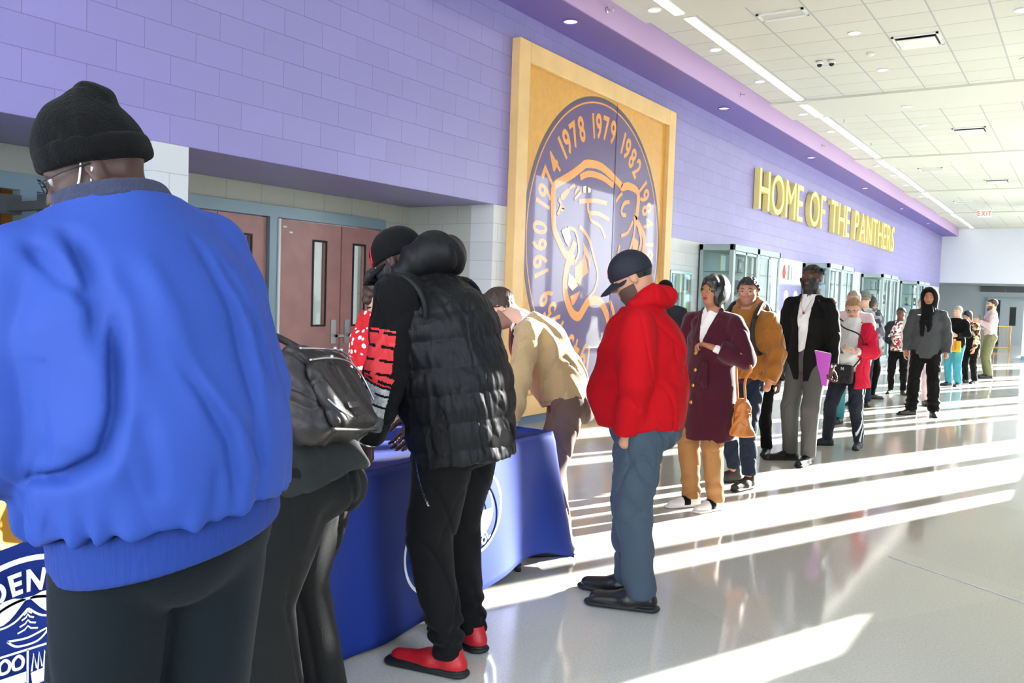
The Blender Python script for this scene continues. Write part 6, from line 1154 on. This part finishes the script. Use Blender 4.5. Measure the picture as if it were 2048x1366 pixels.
def crowd():
    simple('person in a dark jacket and black beanie seen from behind, left of the maroon coat', (1.55, 8.85), (-.3, .95), 1.72, 'skin_tan', 'hair_black', 'jacket_dark', 'denim_dark', .007, tk=dict(sh=.08, chest=.185), hk='none', extra=lambda J, b: bean(J, b))
    simple('person with dark hair mostly hidden behind the mustard jacket', (2.72, 8.6), (-.1, -1), 1.50, 'skin_brown', 'hair_black', 'cloth_black', 'cloth_black', .008, hk='long')
    def cx(J, b):
        hd = J['head']; cap(J, b, mat('cap_grey', (110, 116, 110), .8), .006)
    simple('person in a grey camouflage jacket and grey cap behind the red coat', (2.56, 14.0), (.05, -1), 1.76, 'skin_light', 'hair_brown', 'camo2', 'denim_dark', .008, tk=dict(sh=.085, chest=.195, waist=.18, hip=.185, sleeve=(.09, .08, .06)), hk='crop', extra=cx)
    simple('person with long black hair half hidden behind the camouflage jacket', (2.42, 15.2), (.6, .8), 1.70, 'skin_warm', 'hair_black', 'cloth_black', 'cloth_black', .009, hk='long')
    def fm(J, b):
        mk = Field(); mk.ell(headpt(J, 0, .05, -.045), V3(.064, .066, .056), J['Rh'], .02); mk.cut(headpt(J, 0, .04, 0), J['Rh']@V3(0, -1, 0)); sdf_obj('face_mask', mk, .006, M['mask_white'], None, b)
    simple('person with pale hair and light blue jeans almost hidden behind the black blazer', (2.92, 11.6), (.1, -1), 1.72, 'skin_light', 'hair_grey', 'shirt_pink', 'teal_pants', .008, extra=fm, hk='crop')
    def fl(J, b):
        top(J, b, M['floral'], 'blouse', .008, hip=.16, waist=.152, chest=.165, drop=.06, sh=.05, sleeves='', f=1.05, neckz=-.6, belly=.035)
    simple('person in a floral blouse and open dark jacket with hands clasped', (2.68, 16.4), (.12, -.99), 1.53, 'skin_brown', 'hair_black', 'jacket_dark', 'cloth_black', .007, kw=dict(arms={'L': ((.35, 0, -1), (-.75, .7, -.6), (-.8, .5, -.3), (0, -1, 0), 30), 'R': ((.35, 0, -1), (-.75, .7, -.6), (-.8, .5, -.3), (0, -1, 0), 30)}), hk='bun',
           tk=dict(drop=.05, hip=.175, waist=.165, chest=.165, sh=.068, sleeve=(.068, .058, .045), extra=lambda F: F.cutfn(lambda P: np.where(P[:, 1] > .0, .085-np.abs(P[:, 0]), -1.), .006)), trk=dict(r=(.105, .075, .05), hipw=.165), extra=fl, shoe_=('shoe_suede', 'rubber_black'))
    def hood(J, b):
        hc, Rh = J['head'], J['Rh']; F = Field(); F.ell(hc+Rh@V3(0, -.02, .03), V3(.118, .128, .128), Rh, .03); F.cone(hc+Rh@V3(0, -.02, -.04), J['neck']+V3(0, -.01, 0), .11, .11, .04); F.ell(hc+Rh@V3(0, .12, -.01), V3(.076, .10, .106), Rh, .02, op='s'); F.disp = folds(.004, 8, 1); sdf_obj('hood', F, .006, M['cloth_black'], None, b)
        S = Field(); S.cone(J['neck']+V3(0, .03, .02), J['neck']+V3(0, .05, -.04), .085, .095, .03); S.chain([J['neck']+V3(.03, .12, .0), J['neck']+V3(.06, .165, -.2), J['neck']+V3(.05, .17, -.36)], [.04, .036, .026], .03, V3(0, 1, 0), 1.8); S.chain([J['neck']+V3(-.03, .12, 0), J['neck']+V3(-.03, .165, -.2), J['neck']+V3(-.03, .17, -.30)], [.04, .034, .024], .03, V3(0, 1, 0), 1.8); S.disp = folds(.006, 20, .4); sdf_obj('scarf', S, .006, M['cloth_black'], None, b)
    hd = simple('person in a dark grey hoodie with the hood up and a black scarf', (3.53, 13.48), (.04, -1), 1.80, 'skin_warm', 'hair_black', 'hoodie_grey', 'cloth_black', .0065, kw=dict(sw=.178, arms={'L': ((.22, -.1, -1), (.02, .18, -1)), 'R': ((.22, -.1, -1), (.02, .18, -1))}, legs={'L': {'foot': (-.13, .02)}, 'R': {'foot': (.14, .1), 'toe': (.9, 1, 0)}}), hk='none', extra=hood, lips='lips_brown', hands='',
           tk=dict(hip=.172, waist=.172, chest=.172, drop=.14, sh=.07, sleeve=(.074, .068, .054), f=1.25), trk=dict(r=(.105, .08, .075), disp=lambda P: folds(.007, 12, .5)(P)+.010*np.sin(P[:, 2]*70)*np.exp(-((P[:, 2]-.2)/.1)**2)))
    lab = MB(); text = box('chest_label', -.02, .02, .0, .002, -.006, .006, M['print_white'], hd[1]); text.location = (.10, .165, 1.42); text.rotation_euler = (0, 0, RAD(-8))
    simple('person in a white sweater hidden behind the dark grey hoodie', (3.25, 14.9), (.1, -1), 1.70, 'skin_light', 'hair_grey', 'white_knit', 'shirt_pink', .009, tk=dict(sh=.085, sleeve=(.09, .08, .06)))
    def tl(J, b):
        bag = empty('handbag', b.location, b.rotation_euler[2]); c = V3(-.03, .34, .83); F = Field(); F.box(c, (.17, .06, .12), None, .025); bb = sdf_obj('bag_body', F, .008, M['tan_leather'], None, bag); V, Q = uv_sphere(c+V3(0, .066, .05), .015, 8, 10); np_mesh('clasp', V, Q, M['gold'], None, bb)
        t = Tubes(); t.tube(catmull([c+V3(-.08, 0, .11), c+V3(-.05, -.02, .24), c+V3(.05, -.02, .24), c+V3(.08, 0, .11)]), .009, 8); t.obj('handle', M['tan_leather'], bag); tag(bag, 'brown handbag carried by the person in teal trousers', 'handbag')
        fo = empty('folder', b.location, b.rotation_euler[2]); F = Field(); F.box(c+V3(-.13, -.075, -.03), (.12, .006, .11), None, .004); sdf_obj('folder_cover', F, .006, M['yellow_folder'], None, fo); tag(fo, 'yellow folder behind the brown handbag', 'folder')
    simple('person in a black jacket and teal trousers holding a brown handbag and yellow folder', (3.24, 19.25), (-.45, -.89), 1.60, 'skin_light', 'hair_grey', 'cloth_black', 'teal_pants', .008, kw=dict(hpitch=8, arms={'L': ((.3, 0, -1), (-.5, 1, -.1)), 'R': ((.25, 0, -1), (-.4, 1, -.3))}), tk=dict(drop=.12, hip=.19, waist=.18, chest=.18, sh=.075), trk=dict(r=(.11, .085, .07)), extra=tl)
    simple('person in black with plaid sleeves and long dark hair bending forward', (3.42, 20.35), (-.5, -.86), 1.55, 'skin_tan', 'hair_black', 'plaid', 'cloth_black', .008, kw=dict(lean=10, bend=14, hpitch=28, arms={'L': ((.2, .1, -1), (0, .3, -1)), 'R': ((.2, .2, -1), (-.5, .8, .1))}), hk='long', tk=dict(drop=.30, hip=.16, waist=.155, chest=.165, extra=lambda F: F.cutfn(lambda P: np.where(P[:, 1] > .0, .10-np.abs(P[:, 0]), -1.), .006)), extra=lambda J, b: top(J, b, M['cloth_black'], 'top', .009, drop=.05, hip=.155, waist=.145, chest=.158, sh=.05, sleeves='', neckz=-.5))
    def gr(J, b):
        glasses(J, b, M['dark']); beard(J, b, mat('beard_soft', (110, 80, 62), .8), .005, off=.003, full=-.02); c = Field(); c.box(V3(0, .20, 1.28), (.11, .012, .15), rotx(RAD(-8)), .006); cb = empty('clipboard', b.location, b.rotation_euler[2]); sdf_obj('board', c, .006, M['grey_print'], None, cb); tag(cb, 'grey folder held to the chest of the person in olive trousers', 'folder')
    simple('person in a pale pink shirt and olive trousers at the far end of the queue', (3.58, 22.3), (-.9, -.3), 1.80, 'skin_light', 'hair_brown', 'shirt_pink', 'chino_olive', .008, kw=dict(arms={'L': ((.2, .2, -1), (-.5, 1, .5)), 'R': ((.2, .2, -1), (-.5, 1, .5))}), tk=dict(drop=.0, sh=.075, hip=.16, waist=.155, chest=.18, sleeve=(.08, .07, .05)), trk=dict(r=(.105, .08, .07)), extra=gr, name='shirt')
def bean(J, b):
    hc, Rh = J['head'], J['Rh']; F = Field(); F.ell(hc+Rh@V3(0, -.012, .035), V3(.090, .110, .105), Rh, .02); F.cut(hc+Rh@V3(0, 0, .0), Rh@V3(0, .1, -1), .01); sdf_obj('beanie', F, .006, M['knit_black'], None, b)
import time; _t = time.time()
p_blue(); p_bag(); p_puffer(); p_beige(); p_dots(); p_red(); p_maroon(); p_mustard(); p_blazer(); p_redcoat(); crowd()
print('people', round(time.time()-_t, 1), 's')
# papers on the near table and the envelope
t = box('leaflet', 2.66, 2.95, 1.07, 1.31, .842, .8435, M['paper']); tag(t, 'beige leaflet lying over the edge of the near blue table', 'paper')
t = empty('envelope', (3.20, 1.12, .90)); t.rotation_euler = (RAD(10), RAD(78), RAD(28)); box('paper_sleeve', -.075, .075, -.06, .06, -.002, .002, M['envelope'], t); tag(t, 'orange-brown envelope held at the waist of the blue jacket', 'envelope')
